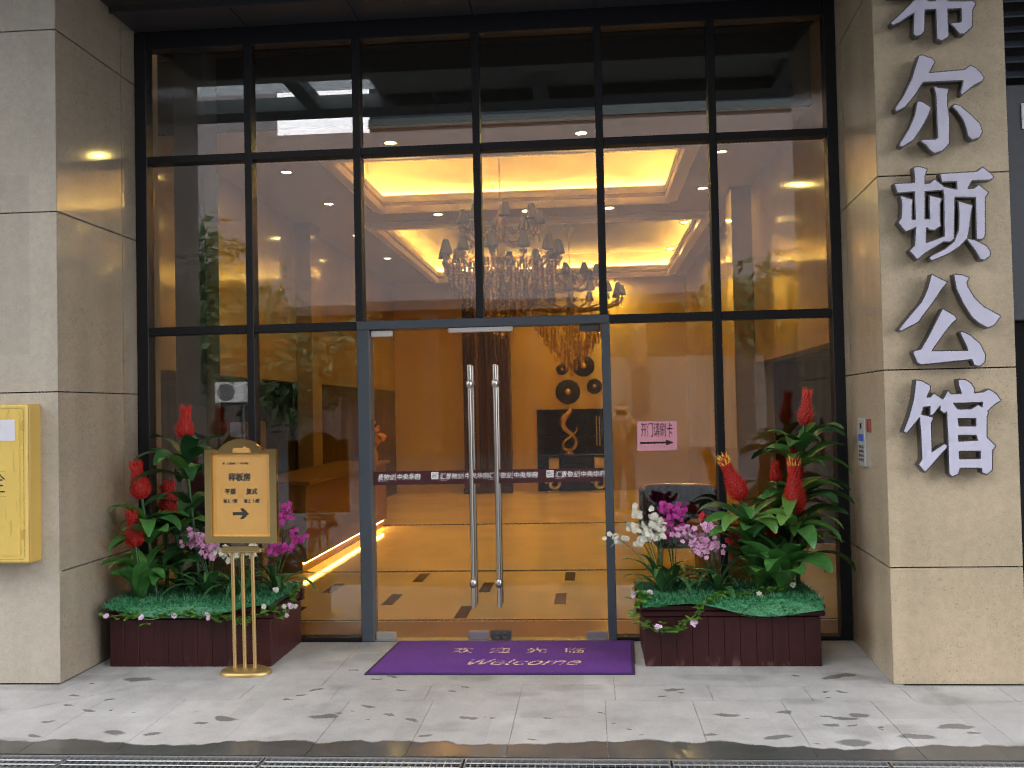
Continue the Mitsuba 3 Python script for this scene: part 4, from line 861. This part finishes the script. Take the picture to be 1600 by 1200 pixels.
# ceiling with two cove lit coffers
C1, C2 = (-2.55, 1.03, 2.62, 5.14), (-2.90, 1.62, 6.30, 11.95)
cl_shape = sbox(LX0 - .1, LB, LX1 + .1, LY1 + .1).difference(unary_union([sbox(c[0], c[2], c[1], c[3]) for c in (C1, C2)]))
m = extr(cl_shape, .05); m.apply_translation([0, 0, LZ])
ce = top('lobby_ceiling', m, 'ceiling_mat', 'lobby ceiling with two cove lit coffers', None, kind='structure')
obj('bulkhead', box(LX0 - .1, LX1 + .1, LB - .06, LB - .001, LZ - .02, 5.02), 'bulkhead_mat', ce)
obj('slab', box(LX0 - .2, LX1 + .2, .075, LB, 4.95, 5.05), 'bulkhead_mat', ce)
def ring(c, o, i, z0, z1):
    g = sbox(c[0] - o, c[2] - o, c[1] + o, c[3] + o).difference(sbox(c[0] - i, c[2] - i, c[1] + i, c[3] + i))
    m = extr(g, z1 - z0); m.apply_translation([0, 0, z0]); return m
def led_ring(c, o, z0, z1):
    """four upright strips behind the lip, shining outwards at the cove wall"""
    x0, x1, y0, y1 = c[0] - o, c[1] + o, c[2] - o, c[3] + o
    P = [(x0, y0), (x1, y0), (x1, y1), (x0, y1)]; v, f = [], []
    for a, b in zip(P, P[1:] + P[:1]):
        m = len(v); v += [(*a, z0), (*b, z0), (*b, z1), (*a, z1)]; f += [[m, m + 1, m + 2], [m, m + 2, m + 3]]
    return trimesh.Trimesh(np.array(v), np.array(f), process=False)
for nme, c, d in (('front', C1, .62), ('rear', C2, .42)):
    e = .24
    obj('cornice', cat([ring(c, .16, -.006, LZ - .035, LZ - .001), ring(c, .11, -.006, LZ - .06, LZ - .036), ring(c, .055, -.006, LZ - .085, LZ - .061)]), 'cornice_mat', ce, label=f'pale stepped moulding round the {nme} coffer')
    obj('cove_ledge', cat([ring(c, e, -.004, LZ + .001 + .05, LZ + .07), ring(c, .03, .004, LZ + .071, LZ + .14)]), 'cornice_mat', ce)
    obj('cove_wall', ring(c, e + .04, e, LZ + .051, LZ + d + .02), 'cornice_mat', ce)
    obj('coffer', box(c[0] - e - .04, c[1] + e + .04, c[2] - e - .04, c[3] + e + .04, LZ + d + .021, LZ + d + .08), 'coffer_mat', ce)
    s = led_ring(c, .175, LZ + .080, LZ + .115)
    k = free('lobby_ceiling__light_strip')
    scene[k] = mikit.ply(s, 'led_mat', emitter={'type': 'area', 'radiance': rgb([x * (24 if nme == 'front' else 22) for x in (1.0, .76, .22)])})
SPOTS = [(-3.2, 3.2), (-3.18, 4.84), (-1.93, 5.72), (-1.86, 2.25), (0.0, 2.20), (1.45, 4.76), (.35, 5.72), (1.45, 6.9), (-3.35, 7.0), (-3.35, 9.2), (-.75, 5.72), (-1.95, 12.28), (.4, 12.28), (1.45, 9.2), (1.45, 3.1)]
SN = ['over the left side, first from the glass', 'over the left side, second from the glass', 'between the two coffers, left of the middle', 'near the glass, left of the middle mullion', 'near the glass, at the centre right mullion', 'on the right side beside the front coffer', 'between the two coffers, on the right', 'on the right side beside the rear coffer', 'at the left beside the rear coffer', 'far back at the left of the rear coffer', 'between the two coffers, behind the chandelier', 'by the back wall over the dark wood pilaster', 'by the back wall over the black discs', 'far back at the right of the rear coffer', 'on the right near the glass']
for (x, y), nm in zip(SPOTS, SN):
    k = thing('ceiling_spotlight', 'small lit ceiling spotlight ' + nm, 'spotlight', 'warm ceiling spotlights in the lobby')
    obj('ring', lathe([(.052, -.001), (.075, -.002), (.078, -.008), (.072, -.014), (.056, -.012), (.052, -.001)], (x, y, LZ), 20), 'satin_brass_mat', k, smooth=40)
    m = lathe([(.0001, -.006), (.050, -.006)], (x, y, LZ), 16)
    m.invert() if False else None
    kk = free(k + '__lamp')
    dim = .05 if (x, y) == (1.45, 3.1) else 3.0 if (x, y) == (.4, 12.28) else .3 if x < -3 else 1.0
    f = np.asarray(m.faces); v = np.asarray(m.vertices)
    nz = np.cross(v[f[:, 1]] - v[f[:, 0]], v[f[:, 2]] - v[f[:, 0]])[:, 2]
    f = np.where((nz > 0)[:, None], f[:, ::-1], f)
    scene[kk] = mikit.ply(trimesh.Trimesh(v, f, process=False), 'led_mat', emitter={'type': 'area', 'radiance': rgb([x_ * 38 * dim for x_ in (1.0, .72, .20)])})

# columns and pilasters
top('lobby_column', box(-3.33, -3.07, .62, .90, 0, 4.94, .004), 'bulkhead_mat', 'dark grey square column just inside the glass on the left', 'column')
top('lobby_column', box(LX0 + .002, LX0 + .22, 5.9, 6.35, 0, LZ, .006), 'wall_marble_mat', 'marble pilaster on the left lobby wall', 'column')
top('lobby_column', box(LX1 - .24, LX1 - .002, 4.75, 5.2, 0, LZ, .006), 'wall_marble_mat', 'marble pilaster on the right lobby wall', 'column')
wp = thing('wood_pilaster', 'dark fluted wood pilaster on the lobby back wall, behind the door handles', 'pilaster')
obj('core', box(-2.48, -1.54, 12.22, LY1 - .002, 0, LZ - .002), 'dark_wood_mat', wp)
for k in range(12):
    a = -2.48 + .94 * k / 12
    obj('strip', box(a + .008, a + .94 / 12 - .008, 12.19, 12.219, .12, LZ - .003, .01), 'dark_wood_mat' if k != 3 else 'counter_wood_mat', wp)
obj('base', box(-2.5, -1.52, 12.17, 12.22, 0, .118, .006), 'dark_wood_mat', wp)
# console table, black panel, sculpture and discs on the back wall
bp = thing('black_wall_panel', 'black polished stone panel on the lobby back wall', 'wall panel')
for i in range(3):
    for j in range(3):
        obj('panel', box(-1.03 + .49 * i + .002, -1.03 + .49 * (i + 1) - .002, 12.52, LY1 - .002, .55 * j + .002, .55 * (j + 1) - .002, .004), 'black_stone_mat', bp)
for x in (.16, .22): obj('gold_strip', box(x, x + .022, 12.505, 12.519, .9, 1.5), 'gold_mat', bp)
ct = thing('console_table', 'console table with cream scroll legs before the black panel', 'table')
obj('top', box(-1.0, .40, 12.05, 12.49, .70, .75, .01), 'black_stone_mat', ct)
for cx in (-.70, .20):
    pts = [(cx - .11 * s, 0, 0) for s in ()]
    th = np.linspace(0, 2.6 * math.pi, 46)
    sp = [(cx + (.045 + .013 * t) * math.cos(t + 1.2), 12.2, .17 + (.045 + .0125 * t) * math.sin(t + 1.2)) for t in th]
    obj('leg', cat([tube(sp, .03, 8), tube([(cx - .02, 12.2, .30), (cx - .06, 12.2, .36), (cx, 12.2, .42)], .05, 8), box(cx - .09, cx + .11, 12.12, 12.3, .42, .69, .01), box(cx - .12, cx + .12, 12.1, 12.3, 0, .03, .004)]), 'cream_mat', ct, smooth=40)
zc = [(.01, 1.74), (.03, 1.66), (-.03, 1.56), (-.12, 1.45), (-.14, 1.34), (-.08, 1.24), (.02, 1.16), (.09, 1.08), (.12, .98), (.07, .88), (-.03, .83), (-.13, .87), (-.14, .96), (-.05, 1.06), (.06, 1.14), (.13, 1.22), (.14, 1.29)]
cv = smooth_curve([(-.36 + a, 12.2 + (.05 if i > 9 else -.02), b + .0) for i, (a, b) in enumerate(zc)], 70)
rad = np.interp(np.linspace(0, 1, 70), [0, .06, .18, .32, .45, .6, .8, 1], [.004, .035, .072, .05, .028, .04, .026, .012])
sc = thing('sculpture', 'gold looped ribbon sculpture on the console table', 'sculpture')
obj('body', tube(cv, rad, 14), 'gold_mat', sc, smooth=True)
obj('foot', lathe([(0, .751), (.10, .751), (.10, .775), (.03, .80), (.02, .84), (0, .84)], (-.38, 12.2, 0), 20), 'gold_mat', sc, smooth=40)
for x, z, r, lab in ((-.39, 2.0, .25, 'largest black disc with a gold boss, lowest on the back wall'), (-.06, 2.52, .22, 'upper right black disc with a gold boss, partly behind the chandelier drops'), (-.50, 2.46, .115, 'smallest black disc with a gold boss, upper left of the four'), (.15, 2.10, .155, 'right hand black disc with a gold boss, beside the door jamb')):
    k = thing('wall_disc', lab, 'wall ornament', 'black round discs on the lobby back wall')
    R = trimesh.transformations.rotation_matrix(math.pi / 2, [1, 0, 0])
    m = lathe([(0, 0), (r, 0), (r, .02), (r * .93, .034), (r * .3, .045), (0, .045)], n=40); m.apply_transform(R); m.apply_translation([x, LY1 - .002, z])
    obj('disc', m, 'gong_mat', k, smooth=35)
    m = lathe([(r * .27, .044), (r * .25, .065), (r * .14, .085), (0, .09)], n=24); m.apply_transform(R); m.apply_translation([x, LY1 - .002, z])
    obj('boss', m, 'gold_mat', k, smooth=50)
# reception counter with a lit plinth, flowers on it
rc = thing('reception_counter', 'long wooden reception counter with a lit plinth at the left of the lobby', 'counter')
obj('body', box(-3.62, -2.95, 2.9, 6.9, .12, .92, .006), 'counter_wood_mat', rc)
obj('worktop', box(-3.66, -2.90, 2.86, 6.94, .921, .965, .008), 'counter_wood_mat', rc)
obj('plinth', box(-3.58, -3.01, 2.94, 6.86, 0, .119), 'counter_wood_mat', rc)
kk = free('reception_counter__light_strip')
scene[kk] = mikit.ply(box(-3.005, -2.99, 2.95, 6.85, .09, .112), 'led_mat', emitter={'type': 'area', 'radiance': rgb(2.6, 1.6, .4)})
vs = thing('flower_vase', 'vase of orange and red flowers on the reception counter', 'vase')
obj('vase', lathe([(0, 0), (.05, 0), (.07, .05), (.06, .12), (.035, .17), (.045, .20), (.035, .20), (.02, .1), (0, .02)], (-3.06, 6.6, .966), 20), 'gold_mat', vs, smooth=50)
r_ = random.Random(5)
obj('blossoms', cat([flower(np.array([-3.06 + r_.gauss(0, .07), 6.6 + r_.gauss(0, .07), 1.30 + r_.gauss(0, .085)]), r_, r_.uniform(.03, .055)) for _ in range(60)]), 'bouquet_mat', vs)
# cabinet, armchair and side table seen through the side panes
cb = thing('wooden_cabinet', 'orange brown wooden cabinet behind the glass, left of the doors', 'cabinet')
obj('body', box(-3.46, -3.04, 1.45, 1.95, .02, 1.60, .006), 'counter_wood_mat', cb)
obj('door', box(-3.44, -3.06, 1.425, 1.449, .06, 1.57, .006), 'counter_wood_mat', cb)
top('paper_slip', upright(extr(sbox(-3.19, 1.47, -3.09, 1.60), .0012), 0, 1.4245, 0), 'white_paper_mat', 'small white paper on the wooden cabinet behind the glass', 'paper')
ch_ = thing('armchair', 'dark armchair behind the glass, right of the doors', 'armchair')
obj('seat', box(.62, 1.18, 2.6, 3.2, .26, .46, .05), 'chair_mat', ch_)
bk = [(.90 + .34 * math.cos(a), 2.95 + .34 * math.sin(a)) for a in np.linspace(-.4, math.pi + .4, 18)]
bo = [(.90 + .40 * math.cos(a), 2.95 + .40 * math.sin(a)) for a in np.linspace(-.4, math.pi + .4, 18)]
obj('backrest', prism_xy(Polygon(bo + bk[::-1]), .3, .82), 'chair_mat', ch_)
obj('rim', tube([(x, y, .83) for x, y in [(.90 + .37 * math.cos(a), 2.95 + .37 * math.sin(a)) for a in np.linspace(-.4, math.pi + .4, 24)]], .022, 8), 'gold_mat', ch_, smooth=True)
for dx in (-.22, .22):
    for dy in (-.22, .22): obj('leg', tube([(.9 + dx, 2.9 + dy, 0), (.9 + dx * .9, 2.9 + dy * .9, .27)], [.015, .024], 8), 'gold_mat', ch_, smooth=40)
st = thing('side_table', 'round wooden side table beside the armchair behind the right pane', 'table')
obj('tabletop', lathe([(0, .56), (.30, .56), (.31, .575), (.30, .59), (0, .59)], (1.22, 2.15, 0), 32), 'counter_wood_mat', st, smooth=40)
obj('drum', lathe([(.0, .01), (.24, .01), (.26, .3), (.24, .559)], (1.22, 2.15, 0), 32), 'counter_wood_mat', st, smooth=40)

# ------------------------------------------------------------------ chandeliers
OCT = (np.array([[1, 0, 0], [-1, 0, 0], [0, 1, 0], [0, -1, 0], [0, 0, 1.25], [0, 0, -1.6]], float), np.array([[0, 2, 4], [2, 1, 4], [1, 3, 4], [3, 0, 4], [2, 0, 5], [1, 2, 5], [3, 1, 5], [0, 3, 5]]))
def beads(pts, s, r):
    s *= 1.35
    pts = np.asarray(pts); n = len(pts); a = np.array([r.uniform(0, 6.28) for _ in range(n)]); k = np.array([r.uniform(.6, 1.15) * s for _ in range(n)])
    b = OCT[0][None] * k[:, None, None]
    c, q = np.cos(a)[:, None], np.sin(a)[:, None]
    v = np.stack([b[..., 0] * c - b[..., 1] * q, b[..., 0] * q + b[..., 1] * c, b[..., 2]], -1) + pts[:, None]
    return trimesh.Trimesh(v.reshape(-1, 3), (OCT[1][None] + (np.arange(n) * 6)[:, None, None]).reshape(-1, 3), process=False)
def chandelier(label, x, y, zc_, tiers, zbody, basket, seed):
    r = random.Random(seed); k = thing('chandelier', label, 'chandelier', 'crystal chandeliers in the lobby')
    ztop = tiers[0][1] + .10
    obj('canopy', lathe([(0, 0), (.09, -.01), (.075, -.05), (.03, -.10), (.012, -.13), (0, -.13)], (x, y, zc_), 20), 'satin_brass_mat', k, smooth=50)
    links = []
    z = zc_ - .12; i = 0
    while z > ztop:
        th = np.linspace(0, 2 * math.pi, 11)
        a, b = (np.cos(th) * .010, np.sin(th) * .020)
        links.append(tube([(x + (p if i % 2 else 0), y + (0 if i % 2 else p), z + q) for p, q in zip(a, b)], .0028, 4, cap=False)); z -= .032; i += 1
    obj('chain', cat(links), 'satin_brass_mat', k)
    prof = [(0, ztop), (.03, ztop - .02)]
    n = 16
    for i in range(n + 1):
        zz = ztop - .04 - (ztop - .04 - zbody) * i / n; prof.append((.022 + .028 * (i % 2) + .03 * math.exp(-((i - 10) / 3.0) ** 2), zz))
    prof.append((0, zbody - .03))
    obj('stem', lathe(prof, (x, y, 0), 16), 'satin_brass_mat', k, smooth=50)
    cr = []
    for ti, (R, zt, cnt, sh) in enumerate(tiers):
        for j in range(cnt):
            a = 2 * math.pi * (j + .5 * (ti % 2)) / cnt + .2
            ca, sa = math.cos(a), math.sin(a)
            arm = smooth_curve([(x + ca * .03, y + sa * .03, zt - .20), (x + ca * R * .35, y + sa * R * .35, zt - .30), (x + ca * R * .75, y + sa * R * .75, zt - .27), (x + ca * R * 1.0, y + sa * R * 1.0, zt - .17), (x + ca * R, y + sa * R, zt - .09)], 14)
            obj('arm', tube(arm, .015, 6), 'satin_brass_mat', k, smooth=True)
            obj('lamp_shade', lathe([(.030 * sh, .155 * sh), (.032 * sh, .155 * sh), (.075 * sh, .0), (.073 * sh, 0), (.030 * sh, .153 * sh)], (x + ca * R, y + sa * R, zt - .075), 14), 'shade_mat', k, smooth=35)
            cr.append(beads([(x + ca * R + .03 * math.cos(t), y + sa * R + .03 * math.sin(t), zt - .115 - .02 * q) for t in np.linspace(0, 6.28, 6)[:-1] for q in range(2)], .010, r))
            cr.append(beads([(x + ca * R, y + sa * R, zt - .19 - .028 * q) for q in range(4)], .013, r))
            a2 = a + 2 * math.pi / cnt
            for f in np.linspace(.06, .94, 9):
                aa = a + (a2 - a) * f; sag = .11 * (1 - (2 * f - 1) ** 2)
                cr.append(beads([(x + R * .93 * math.cos(aa), y + R * .93 * math.sin(aa), zt - .13 - sag)], .011, r))
            for f in np.linspace(.15, .95, 9):
                cr.append(beads([(x + ca * R * f, y + sa * R * f, zt - .02 - .26 * (1 - f) * 0 - .16 * math.sin(math.pi * f))], .010, r))
    (R0, z0, z1) = basket
    for q in range(13):
        f = q / 12; rr = R0 * (1 - f) ** .8 + .02; cnt = max(5, int(2 * math.pi * rr / .07))
        for j in range(cnt):
            a = 2 * math.pi * j / cnt + q * .4
            L = r.randint(4, 8)
            cr.append(beads([(x + rr * math.cos(a), y + rr * math.sin(a), z0 - (z0 - z1) * f - .034 * w_) for w_ in range(L)], .0125, r))
    obj('crystals', cat(cr[::3]), 'crystal_mat', k, stuff=True)
    obj('amber_drops', cat(cr[1::3] + cr[2::3]), 'crystal_dark_mat', k, stuff=True)
chandelier('large crystal chandelier with two tiers of small shades, hanging in the front coffer', -.94, 3.9, LZ + .62, [(.44, 3.86, 8, 1.0), (.66, 3.49, 12, 1.0)], 2.95, (.60, 3.30, 2.72), 61)
chandelier('rear crystal chandelier hanging lower behind the first one, over the wall discs', -.25, 9.2, LZ + .42, [(.50, 3.95, 10, 1.1), (.86, 3.62, 16, 1.1)], 2.75, (.62, 3.28, 2.42), 62)
# ------------------------------------------------------------------ what the glass mirrors: canopy, street, trees, buildings behind the camera
cp = thing('entrance_canopy', 'steel and frosted glass canopy above the pavement, mirrored in the upper panes', 'canopy')
obj('slab', box(-9, 9, -2.06, -.425, 4.88, 5.05), 'canopy_slab_mat', cp)
for x in (-7.75, -5.3, -2.85, -.4, 2.05, 4.5):
    obj('beam', box(x - .08, x + .08, -3.05, -2.06, 4.93, 5.05), 'canopy_steel_mat', cp)
obj('edge_beam', box(-9, 9, -3.38, -3.052, 4.93, 5.08), 'canopy_steel_mat', cp)
for a, b in ((-7.75, -5.3), (-5.3, -2.85), (-2.85, -2.03), (-2.19, -.4), (-.4, 2.05), (2.05, 4.5)):
    if a < -2.5: obj('glass_panel', box(a + .05, b - .05, -2.86, -2.07, 5.06, 5.07), 'frosted_mat', cp)
    else: obj('roof_panel', box(a + .05, b - .05, -3.06, -2.07, 5.06, 5.09), 'canopy_slab_mat', cp)
obj('sprinkler', cat([tube([(-1.45, -2.1, 4.80), (-1.45, -2.6, 4.80)], .012, 6), lathe([(0, -.06), (.05, -.06), (.05, -.05), (.012, -.04), (.012, 0), (0, 0)], (-1.45, -2.6, 4.80), 12)]), 'canopy_steel_mat', cp)

ob = thing('opposite_building', 'mauve grey office building across the street, mirrored in the glass', 'building')
obj('wall', cat([prism_xy(Polygon([(-40, -30), (-12.05, -30), (-17.2, -42), (-40, -42)]), 5.9, 22), prism_xy(Polygon([(-12.3, -42), (24, -42), (24, -29.9), (-12.3, -29.9)]), 5.9, 12.7)]), 'facade_mauve_mat', ob)
obj('podium', box(-40, 30, -42, -31.2, 0, 5.895), 'shop_dark_mat', ob)
obj('ledge', box(-40, 30, -31.3, -29.4, 5.5, 5.88), 'shop_dark_mat', ob)
for x in np.arange(-38, 28, 4.0): obj('column', box(x - .3, x + .3, -30.6, -30.0, 0, 5.49), 'shop_dark_mat', ob)
for x in (2.95, 4.25): obj('door', box(x - .60, x + .60, -31.20, -31.12, 0, 2.42), 'door_white_mat', ob)
obj('side_wall', box(.5, 7.0, -31.22, -31.18, 0, 3.6), 'door_white_mat', ob)
tw = thing('office_tower', 'dark blue office tower behind the street, mirrored at the top right', 'building')
obj('wall', box(-11.3, 34, -60, -43, 0, 60), 'facade_blue_mat', tw)
for z in np.arange(6, 58, 3.6): obj('floor_band', box(-11.35, 34, -42.99, -42.9, z, z + .5), 'canopy_steel_mat', tw)
lb_ = thing('office_tower', 'tall pale block at the far left of the street, mirrored', 'building')
obj('wall', box(-75, -45, -60, -40, 0, 26), 'facade_mauve_mat', lb_)

def street_tree(x, y, h, R, seed, label):
    r = random.Random(seed); k = thing('street_tree', label, 'tree', 'street trees mirrored in the glass')
    top_ = np.array([x + r.uniform(-.2, .2), y, h * .62])
    tr = [tube(smooth_curve([(x, y, 0), (x + .06, y, h * .3), top_], 9), np.linspace(.13, .06, 9), 8)]
    cl = []
    for j in range(9):
        a = r.uniform(0, 6.28); s = h * r.uniform(.35, .6); e = np.array([x + math.cos(a) * R * r.uniform(.4, .9), y + math.sin(a) * R * r.uniform(.4, .9), s + h * r.uniform(.08, .35)])
        tr.append(tube(smooth_curve([(x, y, s), ((x + e[0]) / 2, (y + e[1]) / 2, s + (e[2] - s) * .65), e], 6), np.linspace(.05, .015, 6), 5)); cl.append(e)
    cl.append(top_)
    obj('trunk', cat(tr), 'bark_mat', k, smooth=True)
    n = 3000; g = np.random.default_rng(seed); c = np.array(cl)[g.integers(0, len(cl), n)]
    p = c + g.normal(0, 1, (n, 3)) * R * np.array([.30, .30, .24])
    d = g.normal(0, 1, (n, 3)); d /= np.linalg.norm(d, axis=1, keepdims=True); s = np.cross(d, g.normal(0, 1, (n, 3))); s /= np.linalg.norm(s, axis=1, keepdims=True)
    L = g.uniform(.10, .2, (n, 1)); v = np.stack([p - d * L, p + s * L * .45, p + d * L, p - s * L * .45], 1).reshape(-1, 3); i = np.arange(n)[:, None] * 4
    obj('crown', trimesh.Trimesh(v, np.vstack([i + [0, 1, 2], i + [0, 2, 3]]), process=False), 'tree_leaf_mat', k, stuff=True)
street_tree(-8.4, -19.5, 4.2, 1.5, 1, 'dark leafy street tree mirrored left of the doors')
street_tree(-6.1, -17, 4.2, 1.0, 2, 'light green street tree mirrored beside the left door jamb')
street_tree(-10.2, -16, 6.2, 1.5, 3, 'tall street tree mirrored in the leftmost panes')
street_tree(4.6, -18, 6.0, 1.5, 4, 'thin street tree mirrored in the right hand panes')
street_tree(-13.0, -25, 6.2, 2.4, 5, 'bushy street tree mirrored behind the air conditioner')
street_tree(9.0, -24, 6.5, 2.2, 6, 'street tree further right, mirrored faintly')
ac = thing('air_conditioner', 'white outdoor air conditioner unit mirrored left of the sign stand', 'air conditioner')
ax_, ay_, az_ = -9.0, -16.6, 2.0
obj('casing', box(ax_ - .38, ax_ + .38, ay_ - .35, ay_, az_, az_ + .52, .02), 'ac_mat', ac)
R = trimesh.transformations.rotation_matrix(-math.pi / 2, [1, 0, 0])
m = lathe([(0, 0), (.22, 0), (.22, .012), (0, .012)], n=28); m.apply_transform(R); m.apply_translation([ax_ - .08, ay_ + .001, az_ + .26])
obj('fan_grille', m, 'ac_grille_mat', ac)
obj('bracket', cat([box(ax_ - .5, ax_ + .5, ay_ - .3, ay_ - .26, az_ - .06, az_ - .001), tube([(ax_ - .3, ay_ - .2, 0), (ax_ - .3, ay_ - .2, az_ - .06)], .04, 6), tube([(ax_ + .3, ay_ - .2, 0), (ax_ + .3, ay_ - .2, az_ - .06)], .04, 6)]), 'canopy_steel_mat', ac)

# ------------------------------------------------------------------ the person taking the picture, mirrored faintly in the glass
import manifold3d as m3
prin('skin_mat', (.42, .26, .19), .5)
prin('shirt_mat', (.10, .07, .055), .8)
prin('trousers_mat', (.035, .04, .055), .85)
prin('hair_mat', (.012, .010, .009), .6)
prin('shoe_mat', (.05, .05, .05), .6)
def ball(c, r, s=(1, 1, 1), n=20): return m3.Manifold.sphere(r, n).scale(s).translate(tuple(c))
def bone(a, b, ra, rb): return m3.Manifold.batch_hull([ball(a, ra), ball(b, rb)])
def organic(ms, edge=.02, it=8):
    m = m3.Manifold.batch_boolean(ms, m3.OpType.Add).refine_to_length(edge).to_mesh()
    t = trimesh.Trimesh(np.array(m.vert_properties)[:, :3], np.array(m.tri_verts), process=False)
    trimesh.smoothing.filter_taubin(t, iterations=it); return t
PXc, PYc = .50, -7.40
def at(x, y, z): return (PXc + x, PYc + y, z)
pe = thing('person', 'person in dark clothes holding up a phone, mirrored faintly in the glass', 'person')
hips, chest, neck, head = at(0, -.02, .92), at(0, -.03, 1.30), at(0, 0, 1.46), at(0, .06, 1.605)
sh = {s: at(.185 * s, -.01, 1.40) for s in (-1, 1)}
el_ = {s: at(.27 * s, .10, 1.17) for s in (-1, 1)}
wr_ = {s: at(.12 * s - .02, .31, 1.50) for s in (-1, 1)}
hp = {s: at(.09 * s, -.02, .90) for s in (-1, 1)}
kn = {s: at(.11 * s, .02, .49) for s in (-1, 1)}
an = {s: at(.12 * s, -.02, .09) for s in (-1, 1)}
body = [bone(at(0, .01, 1.40), at(0, .04, 1.52), .055, .052), ball(at(0, .05, 1.62), .10, (.78, .95, 1.12)) if False else m3.Manifold.batch_hull([ball(at(0, .04, 1.655), .083), ball(at(0, .075, 1.565), .058), ball(at(0, .0, 1.63), .075), ball(at(0, .115, 1.54), .022)]),
        bone(at(0, .125, 1.625), at(0, .150, 1.592), .009, .014), bone(at(-.075, .03, 1.63), at(-.078, .025, 1.585), .016, .011), bone(at(.075, .03, 1.63), at(.078, .025, 1.585), .016, .011),
        bone(at(-.02, .131, 1.560), at(.02, .131, 1.560), .008, .008), bone(hips, chest, .12, .13), bone(chest, at(0, 0, 1.40), .12, .07)]
for s in (-1, 1):
    body += [bone(sh[s], el_[s], .05, .038), bone(el_[s], wr_[s], .038, .025), bone(hp[s], kn[s], .075, .052), bone(kn[s], an[s], .05, .036), bone(an[s], at(.14 * s, .14, .03), .035, .028)]
    w = np.array(wr_[s]); pc = w + [-.03 * s, .055, .045]
    body.append(m3.Manifold.batch_hull([ball(w, .024), ball(pc + [0, 0, .02], .018), ball(pc + [0, 0, -.03], .018)]))
    for i, L in enumerate((.052, .060, .056, .044)):
        a0 = pc + [0, .012, .024 - .019 * i]; a1 = a0 + [-.020 * s, .024, .004]; a2 = a1 + [-.026 * s, -.004 + .001 * i, .0] + np.array([-(L - .05) * s, 0, 0])
        body += [bone(a0, a1, .0095, .0088), bone(a1, a2, .0088, .0075)]
    t0 = w + [-.018 * s, .030, .030]; t1 = t0 + [-.026 * s, -.004, .030]; t2 = t1 + [-.022 * s, .002, .012]
    body += [bone(t0, t1, .012, .010), bone(t1, t2, .010, .0085)]
obj('body', organic(body, .014, 6), 'skin_mat', pe, smooth=True)
obj('hair', organic([m3.Manifold.batch_hull([ball(at(0, .03, 1.675), .086), ball(at(0, -.015, 1.64), .080), ball(at(0, -.02, 1.58), .060), ball(at(0, .085, 1.705), .045)])], .02, 4), 'hair_mat', pe, smooth=True)
shirt = [bone(at(0, -.02, .95), at(0, -.02, 1.10), .135, .14), bone(at(-.05, -.02, 1.10), at(-.07, -.02, 1.33), .12, .115), bone(at(.05, -.02, 1.10), at(.07, -.02, 1.33), .12, .115), bone(sh[-1], sh[1], .072, .072), bone(at(0, -.01, 1.38), at(0, .01, 1.45), .10, .066)]
for s in (-1, 1): shirt += [bone(sh[s], el_[s], .066, .052), bone(el_[s], tuple(np.array(el_[s]) * .35 + np.array(wr_[s]) * .65), .051, .040)]
obj('shirt', organic(shirt, .025, 8), 'shirt_mat', pe, smooth=True)
tro = [bone(at(-.06, -.03, .92), at(.06, -.03, .92), .125, .125)]
for s in (-1, 1): tro += [bone(hp[s], kn[s], .098, .068), bone(kn[s], at(.12 * s, -.02, .10), .066, .054)]
obj('trousers', organic(tro, .025, 8), 'trousers_mat', pe, smooth=True)
for s in (-1, 1):
    obj('shoe', organic([m3.Manifold.batch_hull([ball(at(.12 * s, -.05, .05), .047), ball(at(.14 * s, .14, .036), .036), ball(at(.145 * s, .19, .032), .026)])], .02, 4), 'shoe_mat', pe, smooth=True)
top('mobile_phone', box(.40, .558, -6.998, -6.989, 1.545, 1.622, .004), 'black_stone_mat', 'dark mobile phone held up by the person mirrored in the glass', 'phone')
